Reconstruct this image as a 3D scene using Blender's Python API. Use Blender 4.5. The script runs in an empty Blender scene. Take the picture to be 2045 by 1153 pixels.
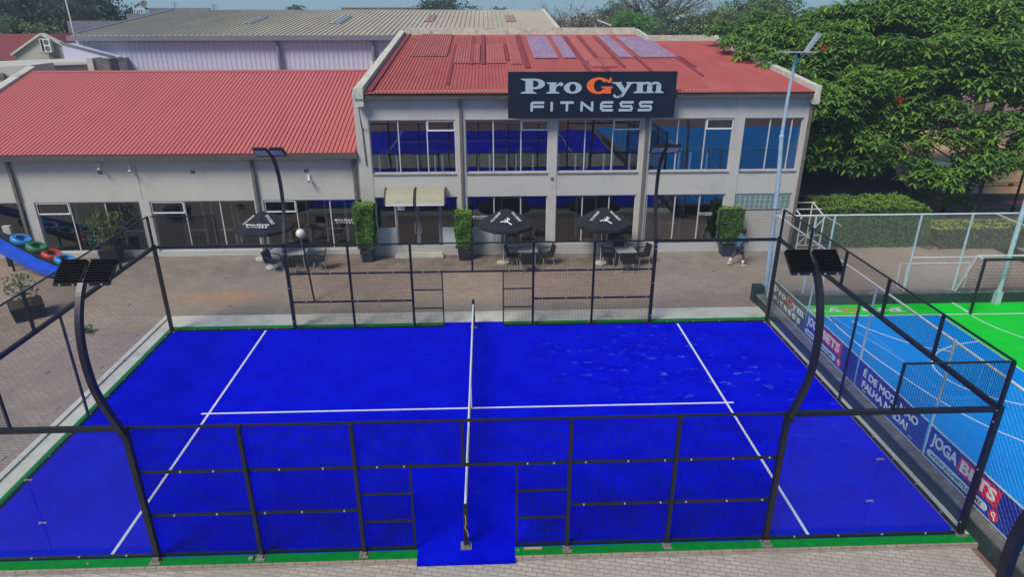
import bpy, math, random
from mathutils import Vector, Matrix, noise as mnoise
R=math.radians
scene=bpy.context.scene
col=scene.collection
rnd=random.Random(7)

# ------------------------------------------------------------------ camera, sky, sun, exposure
cam_d=bpy.data.cameras.new('camera'); cam=bpy.data.objects.new('camera',cam_d); col.objects.link(cam)
scene.camera=cam
CAM=Vector((0.5268,-15.3490,9.8549)); yaw,pitch,roll=0.03758,-0.3938,-0.00075
f=Vector((math.sin(yaw)*math.cos(pitch),math.cos(yaw)*math.cos(pitch),math.sin(pitch)))
r=f.cross(Vector((0,0,1))).normalized(); u=r.cross(f)
r2=r*math.cos(roll)+u*math.sin(roll); u2=-r*math.sin(roll)+u*math.cos(roll)
M=Matrix((( r2.x,u2.x,-f.x,CAM.x),(r2.y,u2.y,-f.y,CAM.y),(r2.z,u2.z,-f.z,CAM.z),(0,0,0,1)))
cam.matrix_world=M
cam_d.sensor_width=36; cam_d.lens=1330.85/2045*36; cam_d.clip_end=3000
SUN_EL,SUN_AZ=R(50),R(-138)      # azimuth measured from +Y (away from camera) towards +X
sd=Vector((math.sin(SUN_AZ)*math.cos(SUN_EL),math.cos(SUN_AZ)*math.cos(SUN_EL),math.sin(SUN_EL)))
w=bpy.data.worlds.new('World'); scene.world=w; w.use_nodes=True
wn=w.node_tree; bg=wn.nodes['Background']
sky=wn.nodes.new('ShaderNodeTexSky'); sky.sky_type='NISHITA'; sky.sun_disc=False
sky.sun_elevation=SUN_EL; sky.sun_rotation=SUN_AZ; sky.air_density=1.0; sky.dust_density=.15; sky.ozone_density=5.0
tcw=wn.nodes.new('ShaderNodeTexCoord'); sx_=wn.nodes.new('ShaderNodeSeparateXYZ'); wn.links.new(tcw.outputs['Generated'],sx_.inputs[0])
mrw=wn.nodes.new('ShaderNodeMapRange'); mrw.interpolation_type='SMOOTHSTEP'; mrw.inputs[1].default_value=0; mrw.inputs[2].default_value=.35; mrw.inputs[3].default_value=.95; mrw.inputs[4].default_value=0; wn.links.new(sx_.outputs[2],mrw.inputs[0])
mxw=wn.nodes.new('ShaderNodeMix'); mxw.data_type='RGBA'; wn.links.new(mrw.outputs[0],mxw.inputs[0]); wn.links.new(sky.outputs[0],mxw.inputs[6]); mxw.inputs[7].default_value=(1.75,3.0,3.9,1)   # pale blue hazy air near the horizon
wn.links.new(mxw.outputs[2],bg.inputs[0]); bg.inputs[1].default_value=0.085
sl=bpy.data.lights.new('sun','SUN'); sl.energy=2.7; sl.angle=R(22); sl.color=(1,.92,.80)
so=bpy.data.objects.new('sun',sl); col.objects.link(so)
so.rotation_euler=sd.to_track_quat('Z','Y').to_euler(); so.location=sd*60
scene.view_settings.view_transform='Standard'; scene.view_settings.look='None'
scene.view_settings.exposure=0.6; scene.view_settings.gamma=1
try: scene.cycles.transparent_max_bounces=32
except Exception: pass

# ------------------------------------------------------------------ materials
def mat(name,c,rough=.7,c2=None,scale=3,detail=4,lo=.35,hi=.65,metal=0,bump=0,bscale=40,spec=.5,sx=(1,1,1),c3=None,s3=1,attr=False,trans=0):
    m=bpy.data.materials.new(name); m.use_nodes=True; n=m.node_tree; b=n.nodes['Principled BSDF']
    b.inputs['Roughness'].default_value=rough; b.inputs['Metallic'].default_value=metal
    b.inputs['Specular IOR Level'].default_value=spec
    c=tuple(c)+(1,); b.inputs['Base Color'].default_value=c
    tc=n.nodes.new('ShaderNodeTexCoord'); mp=n.nodes.new('ShaderNodeMapping'); mp.inputs['Scale'].default_value=sx
    n.links.new(tc.outputs['Object'],mp.inputs[0])
    out=None
    def noi(sc,dt): 
        t=n.nodes.new('ShaderNodeTexNoise'); t.inputs['Scale'].default_value=sc; t.inputs['Detail'].default_value=dt
        t.inputs['Roughness'].default_value=.65; n.links.new(mp.outputs[0],t.inputs[0]); return t
    if c2 is not None:
        t=noi(scale,detail); mr=n.nodes.new('ShaderNodeMapRange'); mr.inputs[1].default_value=lo; mr.inputs[2].default_value=hi
        n.links.new(t.outputs[0],mr.inputs[0]); mx=n.nodes.new('ShaderNodeMix'); mx.data_type='RGBA'
        n.links.new(mr.outputs[0],mx.inputs[0]); mx.inputs[6].default_value=c; mx.inputs[7].default_value=tuple(c2)+(1,)
        out=mx.outputs[2]
        if c3 is not None:
            t=noi(s3,5); mr=n.nodes.new('ShaderNodeMapRange'); mr.inputs[1].default_value=.52; mr.inputs[2].default_value=.72
            n.links.new(t.outputs[0],mr.inputs[0]); m2=n.nodes.new('ShaderNodeMix'); m2.data_type='RGBA'
            n.links.new(mr.outputs[0],m2.inputs[0]); n.links.new(out,m2.inputs[6]); m2.inputs[7].default_value=tuple(c3)+(1,)
            out=m2.outputs[2]
    if attr:
        a=n.nodes.new('ShaderNodeAttribute'); a.attribute_name='tint'
        out=a.outputs['Color']
    if out: n.links.new(out,b.inputs['Base Color'])
    if bump:
        t=noi(bscale,3); bp=n.nodes.new('ShaderNodeBump'); bp.inputs['Strength'].default_value=bump; bp.inputs['Distance'].default_value=.02
        n.links.new(t.outputs[0],bp.inputs['Height']); n.links.new(bp.outputs[0],b.inputs['Normal'])
    if trans:
        tr=n.nodes.new('ShaderNodeBsdfTranslucent'); 
        if out: n.links.new(out,tr.inputs[0])
        ms=n.nodes.new('ShaderNodeMixShader'); ms.inputs[0].default_value=trans
        n.links.new(b.outputs[0],ms.inputs[1]); n.links.new(tr.outputs[0],ms.inputs[2])
        n.links.new(ms.outputs[0],n.nodes['Material Output'].inputs[0])
    m['nt']=1
    return m
def glass(name,tint,refl,haze,hazecol,rough=.0,pw=1.0):
    m=bpy.data.materials.new(name); m.use_nodes=True; n=m.node_tree; n.nodes.clear()
    o=n.nodes.new('ShaderNodeOutputMaterial')
    t=n.nodes.new('ShaderNodeBsdfTransparent'); t.inputs[0].default_value=tuple(tint)+(1,)
    g=n.nodes.new('ShaderNodeBsdfGlossy'); g.inputs['Roughness'].default_value=rough
    d=n.nodes.new('ShaderNodeBsdfDiffuse'); d.inputs[0].default_value=tuple(hazecol)+(1,)
    lf=n.nodes.new('ShaderNodeLayerWeight'); lf.inputs[0].default_value=.5
    lp=n.nodes.new('ShaderNodeMath'); lp.operation='POWER'; lp.inputs[1].default_value=5; n.links.new(lf.outputs['Facing'],lp.inputs[0])
    lw=n.nodes.new('ShaderNodeMath'); lw.operation='MULTIPLY_ADD'; lw.inputs[1].default_value=.96; lw.inputs[2].default_value=.03; n.links.new(lp.outputs[0],lw.inputs[0])
    ma=n.nodes.new('ShaderNodeMath'); ma.operation='MULTIPLY_ADD'; ma.inputs[1].default_value=pw; ma.inputs[2].default_value=refl; ma.use_clamp=True
    n.links.new(lw.outputs[0],ma.inputs[0])
    if refl>.05:
        tc=n.nodes.new('ShaderNodeTexCoord'); nz_=n.nodes.new('ShaderNodeTexNoise'); nz_.inputs['Scale'].default_value=1.3; nz_.inputs['Detail'].default_value=1; n.links.new(tc.outputs['Object'],nz_.inputs[0])
        bp_=n.nodes.new('ShaderNodeBump'); bp_.inputs['Strength'].default_value=.07; bp_.inputs['Distance'].default_value=.02; n.links.new(nz_.outputs[0],bp_.inputs['Height']); n.links.new(bp_.outputs[0],g.inputs['Normal'])
    m1=n.nodes.new('ShaderNodeMixShader'); n.links.new(ma.outputs[0],m1.inputs[0]); n.links.new(t.outputs[0],m1.inputs[1]); n.links.new(g.outputs[0],m1.inputs[2])
    m2=n.nodes.new('ShaderNodeMixShader'); m2.inputs[0].default_value=haze; n.links.new(m1.outputs[0],m2.inputs[1]); n.links.new(d.outputs[0],m2.inputs[2])
    n.links.new(m2.outputs[0],o.inputs[0]); return m
def brickmat(name,c1,c2,mortar,bw,bh,ms=.012,c3=None,rot=0,stains_and_tones=None,pattern=.5,dark=None):
    m=bpy.data.materials.new(name); m.use_nodes=True; n=m.node_tree; b=n.nodes['Principled BSDF']
    b.inputs['Roughness'].default_value=.85; b.inputs['Specular IOR Level'].default_value=.3
    tc=n.nodes.new('ShaderNodeTexCoord'); mp=n.nodes.new('ShaderNodeMapping'); mp.inputs['Rotation'].default_value=(0,0,rot)
    n.links.new(tc.outputs['Object'],mp.inputs[0])
    br=n.nodes.new('ShaderNodeTexBrick'); br.inputs['Scale'].default_value=1; br.inputs['Brick Width'].default_value=bw; br.inputs['Row Height'].default_value=bh
    br.inputs['Mortar Size'].default_value=ms; br.inputs['Mortar Smooth'].default_value=.3; br.offset=pattern
    br.inputs['Color1'].default_value=tuple(c1)+(1,); br.inputs['Color2'].default_value=tuple(c2)+(1,); br.inputs['Mortar'].default_value=tuple(mortar)+(1,)
    n.links.new(mp.outputs[0],br.inputs[0])
    def layer(prev,scale,lo,hi,c,fac=1,loc=None,rad=None,sx=(1,1,1)):
        t=n.nodes.new('ShaderNodeTexNoise'); t.inputs['Scale'].default_value=scale; t.inputs['Detail'].default_value=7; t.inputs['Roughness'].default_value=.68
        mq=n.nodes.new('ShaderNodeMapping'); mq.inputs['Scale'].default_value=sx; n.links.new(tc.outputs['Object'],mq.inputs[0]); n.links.new(mq.outputs[0],t.inputs[0])
        mr=n.nodes.new('ShaderNodeMapRange'); mr.inputs[1].default_value=lo; mr.inputs[2].default_value=hi; mr.inputs[4].default_value=fac
        n.links.new(t.outputs[0],mr.inputs[0]); fo=mr.outputs[0]
        if loc:
            vm=n.nodes.new('ShaderNodeVectorMath'); vm.operation='DISTANCE'
            mq2=n.nodes.new('ShaderNodeMapping'); mq2.vector_type='POINT'; mq2.inputs['Location'].default_value=(-loc[0]/rad[0],-loc[1]/rad[1],0); mq2.inputs['Scale'].default_value=(1/rad[0],1/rad[1],0)
            n.links.new(tc.outputs['Object'],mq2.inputs[0]); n.links.new(mq2.outputs[0],vm.inputs[0]); vm.inputs[1].default_value=(0,0,0)
            m3=n.nodes.new('ShaderNodeMapRange'); m3.inputs[1].default_value=1; m3.inputs[2].default_value=.2; n.links.new(vm.outputs['Value'],m3.inputs[0])
            mu=n.nodes.new('ShaderNodeMath'); mu.operation='MULTIPLY'; n.links.new(fo,mu.inputs[0]); n.links.new(m3.outputs[0],mu.inputs[1]); fo=mu.outputs[0]
        mx=n.nodes.new('ShaderNodeMix'); mx.data_type='RGBA'; n.links.new(fo,mx.inputs[0]); n.links.new(prev,mx.inputs[6]); mx.inputs[7].default_value=tuple(c)+(1,)
        return mx.outputs[2]
    o=br.outputs[0]
    if c3: o=layer(o,.55,.45,.7,c3,.75)
    if c3: o=layer(o,2.5,.52,.75,[x*.55 for x in c3],.6)
    if c3: o=layer(o,.28,.42,.68,dark or [x*.6 for x in c3],.55)
    if stains_and_tones:
        for s in stains_and_tones: o=layer(o,1.1,.35,.6,s[0],s[3],s[1],s[2])
    t=n.nodes.new('ShaderNodeTexNoise'); t.inputs['Scale'].default_value=60; n.links.new(tc.outputs['Object'],t.inputs[0])
    mx=n.nodes.new('ShaderNodeMix'); mx.data_type='RGBA'; mx.blend_type='MULTIPLY'; mx.inputs[0].default_value=.35
    n.links.new(o,mx.inputs[6]); n.links.new(t.outputs[0],mx.inputs[7]); o=mx.outputs[2]
    n.links.new(o,b.inputs['Base Color'])
    bp=n.nodes.new('ShaderNodeBump'); bp.inputs['Strength'].default_value=.4; bp.inputs['Distance'].default_value=.01; bp.invert=True
    n.links.new(br.outputs['Fac'],bp.inputs['Height']); n.links.new(bp.outputs[0],b.inputs['Normal'])
    return m
def turfmat(name,c1,c2,sand):
    m=mat(name,c1,1,c2,1.1,8,.38,.66,spec=0.0,bump=.5,bscale=160)
    n=m.node_tree; b=n.nodes['Principled BSDF']; prev=b.inputs['Base Color'].links[0].from_socket
    tc=n.nodes.new('ShaderNodeTexCoord')
    g=n.nodes.new('ShaderNodeTexNoise'); g.inputs['Scale'].default_value=220; g.inputs['Detail'].default_value=2; n.links.new(tc.outputs['Object'],g.inputs[0])
    mr=n.nodes.new('ShaderNodeMapRange'); mr.inputs[1].default_value=.35; mr.inputs[2].default_value=.65; mr.inputs[3].default_value=.62; mr.inputs[4].default_value=1.3; n.links.new(g.outputs[0],mr.inputs[0])
    mu=n.nodes.new('ShaderNodeMix'); mu.data_type='RGBA'; mu.blend_type='MULTIPLY'; mu.inputs[0].default_value=1; n.links.new(prev,mu.inputs[6]); n.links.new(mr.outputs[0],mu.inputs[7]); prev=mu.outputs[2]
    for (loc,rad,lo,amt) in sand:
        t=n.nodes.new('ShaderNodeTexNoise'); t.inputs['Scale'].default_value=2.1; t.inputs['Detail'].default_value=7; t.inputs['Roughness'].default_value=.72; t.inputs['Distortion'].default_value=.4
        mq=n.nodes.new('ShaderNodeMapping'); mq.inputs['Scale'].default_value=(1,1.9,1); n.links.new(tc.outputs['Object'],mq.inputs[0]); n.links.new(mq.outputs[0],t.inputs[0])
        m1=n.nodes.new('ShaderNodeMapRange'); m1.inputs[1].default_value=lo; m1.inputs[2].default_value=lo+.12; m1.inputs[4].default_value=amt; n.links.new(t.outputs[0],m1.inputs[0])
        mq2=n.nodes.new('ShaderNodeMapping'); mq2.inputs['Location'].default_value=(-loc[0]/rad[0],-loc[1]/rad[1],0); mq2.inputs['Scale'].default_value=(1/rad[0],1/rad[1],0)
        n.links.new(tc.outputs['Object'],mq2.inputs[0]); vm=n.nodes.new('ShaderNodeVectorMath'); vm.operation='LENGTH'; n.links.new(mq2.outputs[0],vm.inputs[0])
        m3=n.nodes.new('ShaderNodeMapRange'); m3.inputs[1].default_value=1; m3.inputs[2].default_value=.4; n.links.new(vm.outputs['Value'],m3.inputs[0])
        k=n.nodes.new('ShaderNodeMath'); k.operation='MULTIPLY'; n.links.new(m1.outputs[0],k.inputs[0]); n.links.new(m3.outputs[0],k.inputs[1])
        mx=n.nodes.new('ShaderNodeMix'); mx.data_type='RGBA'; n.links.new(k.outputs[0],mx.inputs[0]); n.links.new(prev,mx.inputs[6]); mx.inputs[7].default_value=(.07,.2,.6,1); prev=mx.outputs[2]
    n.links.new(prev,b.inputs['Base Color']); return m

MT=dict(
 turf=turfmat('blue_turf',(.0006,.0012,.49),(.0006,.006,.64),[((5.6,2.6),(4.6,3.0),.58,.65),((8.7,0.2),(1.9,2.8),.585,.6),((0.9,-3.6),(1.6,2.2),.6,.12),((-5.5,-2),(5,4),.62,.06)]),
 line=mat('court_line_paint',(.62,.64,.66),.8,(.5,.53,.6),6),
 green=mat('green_turf',(.0,.19,.022),.95,(.0,.14,.026),5,bump=.3,spec=.1),
 concrete=mat('concrete',(.50,.49,.43),.9,(.41,.40,.35),2.5,6,c3=(.3,.29,.26),s3=1.2,bump=.15),
 kerb=mat('kerb_concrete',(.34,.31,.29),.9,(.22,.2,.19),4,6,bump=.2),
 darkwall=mat('dark_painted_wall',(.012,.035,.035),.6,(.02,.03,.032),3,6,c3=(.05,.06,.055),s3=5),
 coping=mat('wall_coping',(.13,.13,.125),.9,(.07,.07,.07),6,6,c3=(.24,.23,.2),s3=3,bump=.2),
 cblue=mat('sports_court_blue',(.0,.20,.62),.8,(.0,.23,.66),1.2,6,.3,.7,bump=.08,bscale=90,spec=.08),
 cgreen=mat('sports_court_green',(.002,.56,.03),.8,(.004,.46,.03),.8,6,.3,.7,spec=.2,bump=.08,bscale=90,sx=(1,3,1)),
 black=mat('black_steel',(.006,.007,.011),.42,(.012,.013,.018),9),
 wire=mat('black_wire',(.004,.006,.012),.8,spec=.1),
 bolt=mat('steel_bolt',(.6,.6,.6),.35,metal=.6),
 galv=mat('galvanised_foot',(.3,.3,.28),.5,(.16,.14,.12),14,metal=.4),
 pipe=mat('pale_blue_pipe',(.4,.52,.56),.5,(.3,.43,.47),5),
 whitepipe=mat('white_pipe',(.62,.66,.66),.5,(.5,.53,.52),6),
 chain=mat('chainlink_wire',(.22,.25,.25),.45,metal=.4),
 wall=mat('plaster_wall',(.465,.45,.415),.9,(.425,.415,.385),1.6,7,.3,.7,c3=(.37,.36,.325),s3=.6,bump=.1,bscale=30),
 cream=mat('cream_coping',(.58,.57,.46),.9,(.42,.42,.35),3,6,c3=(.25,.25,.22),s3=4),
 red=mat('red_roof_sheet',(.46,.125,.118),.65,(.42,.11,.102),.7,6,.3,.7,c3=(.40,.105,.105),s3=1.1,sx=(1,.12,1),spec=.25),
 red2=mat('old_red_roof_sheet',(.39,.095,.083),.75,(.33,.075,.066),1.1,7,.3,.7,spec=.2,c3=(.40,.11,.095),s3=.8,sx=(1,.35,1)),
 red3=mat('dark_red_seam_and_shade',(.24,.028,.03),.6,(.19,.025,.03),2,6),
 red4=mat('faded_red_roof_sheet',(.42,.12,.10),.65,(.36,.09,.08),2,6,sx=(1,.3,1)),
 violet=mat('violet_plastic_sheet',(.33,.24,.36),.6,(.26,.16,.25),3,6,sx=(1,.35,1)),
 fascia=mat('brown_gutter',(.06,.052,.05),.7,(.085,.075,.07),3,6,sx=(.3,1,1)),
 pipebrown=mat('brown_downpipe',(.11,.095,.08),.6,(.16,.14,.12),4),
 frame=mat('window_frame',(.5,.5,.5),.5,(.42,.42,.42),8),
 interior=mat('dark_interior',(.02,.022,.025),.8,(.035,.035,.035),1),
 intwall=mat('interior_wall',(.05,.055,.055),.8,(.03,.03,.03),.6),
 gymgrey=mat('gym_equipment_metal',(.35,.35,.36),.4),
 gymdark=mat('gym_equipment_rubber',(.02,.02,.02),.6),
 frosted=mat('frosted_film',(.42,.52,.54),.5,(.38,.47,.5),3),
 whroof=mat('weathered_roof_sheet',(.40,.365,.285),.9,(.34,.31,.245),.5,7,.3,.7,spec=.15,c3=(.44,.40,.30),s3=.35,sx=(1,.3,1)),
 whwall=mat('violet_grey_cladding',(.50,.50,.60),.7,(.45,.46,.58),.6,6,spec=.2,c3=(.53,.49,.58),s3=.3),
 whgutter=mat('grey_gutter',(.13,.14,.18),.6,(.16,.17,.21),1),
 skyl=mat('blue_roof_light',(.27,.31,.34),.5,(.22,.25,.28),4),
 pinkpatch=mat('pink_roof_patch',(.34,.2,.19),.6,(.28,.18,.17),4),
 navy=mat('navy_sign_board',(.005,.010,.022),.5,(.008,.015,.03),60,spec=.2),
 lett=mat('pale_sign_letters',(.36,.46,.52),.5), orange=mat('orange_sign_letter',(.78,.14,.03),.5),
 white=mat('white_paint',(.72,.73,.73),.5,(.62,.63,.63),8),
 bannerblue=mat('banner_blue',(.008,.014,.2),.45,(.006,.03,.3),.9,5,.4,.6), bannergrey=mat('banner_charcoal',(.035,.042,.05),.45,(.05,.058,.062),2),
 bannerred=mat('banner_red',(.62,.01,.04),.45), bannertext=mat('banner_lettering',(.62,.68,.62),.5), pill=mat('banner_white_pill',(.5,.62,.62),.5),
 awn=mat('beige_awning_sheet',(.33,.31,.22),.4,(.29,.27,.19),4),
 umb=mat('charcoal_canvas',(.007,.010,.018),1,(.011,.015,.024),5,bump=.1),
 pot=mat('dark_plastic_pot',(.02,.025,.045),.5), soil=mat('soil',(.05,.035,.025),1),
 tabletop=mat('grey_tabletop',(.36,.37,.35),.5,(.3,.31,.3),5),
 chair=mat('black_wicker',(.015,.016,.02),.6), alu=mat('aluminium',(.55,.55,.55),.35,metal=.6),
 leaf=mat('foliage',(.05,.1,.02),.6,attr=True,spec=.25,trans=.25),
 doorframe=mat('door_frame_grey',(.16,.16,.19),.5,(.12,.12,.14),6),
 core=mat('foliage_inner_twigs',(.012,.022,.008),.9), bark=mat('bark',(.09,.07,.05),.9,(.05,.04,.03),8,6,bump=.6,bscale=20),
 skin=mat('dark_skin',(.09,.045,.03),.55), hair=mat('black_hair',(.006,.005,.005),.7), shirt=mat('blue_shirt',(.02,.16,.33),.8,(.03,.22,.42),7),
 shorts=mat('dark_shorts',(.012,.014,.03),.8), sock=mat('white_sock',(.6,.6,.6),.8),
 globe=mat('milky_globe',(.62,.6,.5),.25), steelpole=mat('street_pole_paint',(.32,.42,.52),.45,(.42,.52,.6),3,metal=.2),
 lens=mat('lamp_lens',(.32,.4,.48),.2), fins=mat('heat_sink',(.006,.006,.008),.75,spec=.15),
 slide=mat('blue_slide_plastic',(.008,.07,.5),.35,(.008,.09,.6),3), tb=mat('blue_tyre_paint',(.02,.25,.62),.5,(.02,.18,.5),8), tg=mat('green_tyre_paint',(.02,.2,.09),.5,(.02,.14,.07),8), tr=mat('red_tyre_paint',(.5,.04,.035),.5,(.4,.03,.03),8),
 rubber=mat('dark_rubber',(.012,.012,.014),.8),
 sand=mat('sand',(.6,.36,.2),.95,(.52,.3,.16),2,6,c3=(.3,.17,.1),s3=.8,bump=.3), red_earth=mat('red_earth',(.2,.11,.09),.95,(.15,.09,.075),1.5,6,c3=(.26,.16,.12),s3=.6,bump=.3),
 netm=mat('net_cord',(.006,.006,.012),.7), tape=mat('white_net_tape',(.62,.66,.72),.6), brass=mat('strap_yellow',(.45,.38,.12),.6),
 wood=mat('timber',(.5,.3,.15),.8,(.4,.22,.1),6,sx=(.3,4,1)), stone=mat('grey_stone',(.25,.24,.2),.9,(.15,.14,.12),10,bump=.4),
 housewall=mat('cream_house_wall',(.43,.41,.33),.9,(.38,.36,.3),1.2,6), tile=brickmat('terracotta_tiles',(.26,.06,.055),(.2,.05,.05),(.1,.03,.03),.3,.22,.02),
 cargrey=mat('silver_car_paint',(.4,.42,.44),.3,metal=.4), carglass=mat('car_glass',(.02,.03,.04),.1), canopy=mat('navy_canvas',(.01,.015,.045),.7,(.015,.022,.06),3),
 glassblock=mat('glass_block',(.12,.2,.2),.25,(.16,.26,.25),9),
)
MT['padel_glass']=glass('court_glass',(.965,.985,.985),-.012,.006,(.3,.5,.7),pw=.9)
MT['win_glass']=glass('window_glass',(.76,.8,.82),.06,.0,(.1,.1,.1),pw=1.0)
MT['win_up']=glass('tinted_window_glass',(.72,.77,.84),.15,.0,(.1,.1,.1),pw=1.0)
MT['netting']=glass('fine_net',(1,1,1),0,.22,(.5,.55,.5),pw=0)
MT['paving']=brickmat('block_paving',(.36,.275,.215),(.43,.335,.265),(.15,.12,.095),.22,.11,.010,(.33,.26,.21),0,
   [((.50,.25,.09),(-9.2,7.9),(2.4,1.0),.85),((.30,.27,.18),(-7.5,7.3),(4.5,.9),.6),((.30,.18,.11),(9.8,6.9),(2.0,.9),.7),((.27,.25,.22),(1.5,6.75),(7,.75),.8),((.12,.10,.09),(0,11.8),(16,2.6),.62),((.15,.125,.11),(-14,10.5),(8,2.6),.5),((.10,.09,.11),(-13.2,-1.5),(3.2,4.5),.35),((.26,.24,.17),(-12,1.2),(1.2,2.0),.5)])  # stain patches, plus darker bands along the building front
MT['paving_near']=brickmat('pale_block_paving',(.43,.385,.33),(.49,.445,.385),(.19,.17,.145),.21,.105,.008,(.38,.345,.30),R(12),dark=(.31,.28,.24))

# ------------------------------------------------------------------ mesh builder
class MB:
    def __init__(s): s.v=[];s.f=[];s.c=[]
    def add(s,vs,fs,c=None):
        k=len(s.v); s.v+=[tuple(v) for v in vs]; s.f+=[tuple(i+k for i in q) for q in fs]; s.c+=[c]*len(fs)
    def box(s,x0,x1,y0,y1,z0,z1,c=None):
        s.add([(x0,y0,z0),(x1,y0,z0),(x1,y1,z0),(x0,y1,z0),(x0,y0,z1),(x1,y0,z1),(x1,y1,z1),(x0,y1,z1)],
              [(0,3,2,1),(4,5,6,7),(0,1,5,4),(1,2,6,5),(2,3,7,6),(3,0,4,7)],c)
    def hexa(s,b,t): # bottom 4 pts ccw, top 4
        s.add(list(b)+list(t),[(0,3,2,1),(4,5,6,7),(0,1,5,4),(1,2,6,5),(2,3,7,6),(3,0,4,7)])
    def quad(s,a,b,c_,d,c=None): s.add([a,b,c_,d],[(0,1,2,3)],c)
    def beam(s,p,q,w,h=None,up=(0,0,1)):
        p=Vector(p);q=Vector(q);h=h or w;d=(q-p).normalized();u=Vector(up)
        if abs(d.dot(u))>.98:u=Vector((0,1,0))
        a=d.cross(u).normalized();b=a.cross(d).normalized();a*=w/2;b*=h/2
        s.hexa([p-a-b,p+a-b,p+a+b,p-a+b],[q-a-b,q+a-b,q+a+b,q-a+b])
    def tube(s,pts,rad,n=8,cap=True):
        pts=[Vector(p) for p in pts]; rr=rad if isinstance(rad,(list,tuple)) else [rad]*len(pts)
        k=len(s.v); prev=None
        for i,p in enumerate(pts):
            d=(pts[min(i+1,len(pts)-1)]-pts[max(i-1,0)]).normalized()
            if prev is None:
                a=d.cross(Vector((0,0,1)))
                if a.length<.05:a=d.cross(Vector((0,1,0)))
            else: a=prev-d*prev.dot(d)
            a.normalize();prev=a;b=d.cross(a)
            for j in range(n):
                t=2*math.pi*j/n; s.v.append(tuple(p+(a*math.cos(t)+b*math.sin(t))*rr[i]))
        for i in range(len(pts)-1):
            for j in range(n):
                s.f.append((k+i*n+j,k+i*n+(j+1)%n,k+(i+1)*n+(j+1)%n,k+(i+1)*n+j)); s.c.append(None)
        if cap:
            s.f.append(tuple(k+j for j in range(n))[::-1]); s.f.append(tuple(k+(len(pts)-1)*n+j for j in range(n))); s.c+=[None,None]
    def wire(s,p,q,w):   # thin three-sided wire
        p=Vector(p);q=Vector(q);d=(q-p).normalized();u=Vector((0,0,1)) if abs(d.z)<.9 else Vector((0,1,0))
        a=d.cross(u).normalized()*w*.55;b=a.cross(d).normalized()*w*.55
        o=[a,-a*.5+b*.87,-a*.5-b*.87]
        s.add([p+x for x in o]+[q+x for x in o],[(0,1,4,3),(1,2,5,4),(2,0,3,5)])
    def lathe(s,c,prof,n=16):
        k=len(s.v)
        for (rr,z) in prof:
            for j in range(n):
                t=2*math.pi*j/n; s.v.append((c[0]+rr*math.cos(t),c[1]+rr*math.sin(t),c[2]+z))
        for i in range(len(prof)-1):
            for j in range(n):
                s.f.append((k+i*n+j,k+i*n+(j+1)%n,k+(i+1)*n+(j+1)%n,k+(i+1)*n+j)); s.c.append(None)
        s.f.append(tuple(k+j for j in range(n))[::-1]); s.f.append(tuple(k+(len(prof)-1)*n+j for j in range(n))); s.c+=[None,None]
    def xf(s,M):
        s.v=[tuple(M@Vector(v)) for v in s.v]; return s
    def build(s,name,m,parent=None,smooth=False,sub=False):
        off=Vector((0,0,0))
        if parent is not None:
            root=parent
            while root.parent: root=root.parent
            if 'world' in root: off=Vector(root.location)
        me=bpy.data.meshes.new(name); me.from_pydata([tuple(Vector(v)-off) for v in s.v],[],s.f)
        me.materials.append(MT[m] if isinstance(m,str) else m)
        if any(c is not None for c in s.c):
            at=me.color_attributes.new('tint','FLOAT_COLOR','CORNER'); buf=[]
            for q,c in zip(s.f,s.c):
                c=c or (.03,.05,.02); buf+=list((c[0],c[1],c[2],1))*len(q)
            at.data.foreach_set('color',buf)
        if smooth: me.polygons.foreach_set('use_smooth',[True]*len(me.polygons))
        me.update(); o=bpy.data.objects.new(name,me); col.objects.link(o)
        if parent is not None: o.parent=parent
        return o
def thing(name,label,cat,loc=(0,0,0),group=None,world=True):
    o=bpy.data.objects.new(name,None); o.empty_display_size=.2; o.location=loc; col.objects.link(o)
    o['label']=label;o['category']=cat
    if group:o['group']=group
    if world:o['world']=1
    return o
def tag(o,label,cat,group=None):
    o['label']=label;o['category']=cat
    if group:o['group']=group
    return o
def struct(o,label=None,kind='structure'):
    o['kind']=kind
    if label:o['label']=label
    return o
def dup(o,loc=None,rot=None,label=None,group=None):
    def cp(x,p):
        c=x.copy(); col.objects.link(c); c.parent=p
        for ch in x.children: cp(ch,c)
        return c
    c=cp(o,None)
    if loc is not None:c.location=loc
    if rot is not None:c.rotation_euler=(0,0,rot)
    if label:c['label']=label
    if group:c['group']=group
    return c

# ------------------------------------------------------------------ lettering
_fc={}
def font_mesh(txt,bold):
    k=(txt,bold)
    if k in _fc: return _fc[k]
    cu=bpy.data.curves.new('t','FONT'); cu.body=txt; cu.size=1; cu.offset=bold; cu.extrude=.02; cu.resolution_u=3
    o=bpy.data.objects.new('t',cu); col.objects.link(o); bpy.context.view_layer.update()
    me=bpy.data.meshes.new_from_object(o.evaluated_get(bpy.context.evaluated_depsgraph_get()))
    vs=[tuple(v.co) for v in me.vertices]; fs=[tuple(p.vertices) for p in me.polygons]
    bpy.data.objects.remove(o); bpy.data.curves.remove(cu); bpy.data.meshes.remove(me)
    _fc[k]=(vs,fs); return _fc[k]
class Frame:
    def __init__(s,o,right,up,unit=1):
        s.o=Vector(o);s.r=Vector(right).normalized();s.u=Vector(up).normalized();s.n=s.r.cross(s.u);s.k=unit
    def p(s,x,y,d=0): return s.o+s.r*(x*s.k)+s.u*(y*s.k)+s.n*d
def text(mb,fr,txt,x,y,h,w,bold=.02,depth=.006,d0=.002):
    vs,fs=font_mesh(txt,bold)
    x0=min(v[0] for v in vs);x1=max(v[0] for v in vs);y0=0;y1=max(v[1] for v in vs if True)
    cap=.72
    sx=w/(x1-x0); sy=h/cap
    mb.add([fr.p(x+(v[0]-x0)*sx,y+v[1]*sy,d0+(depth if v[2]>0 else 0)) for v in vs],fs)
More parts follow.
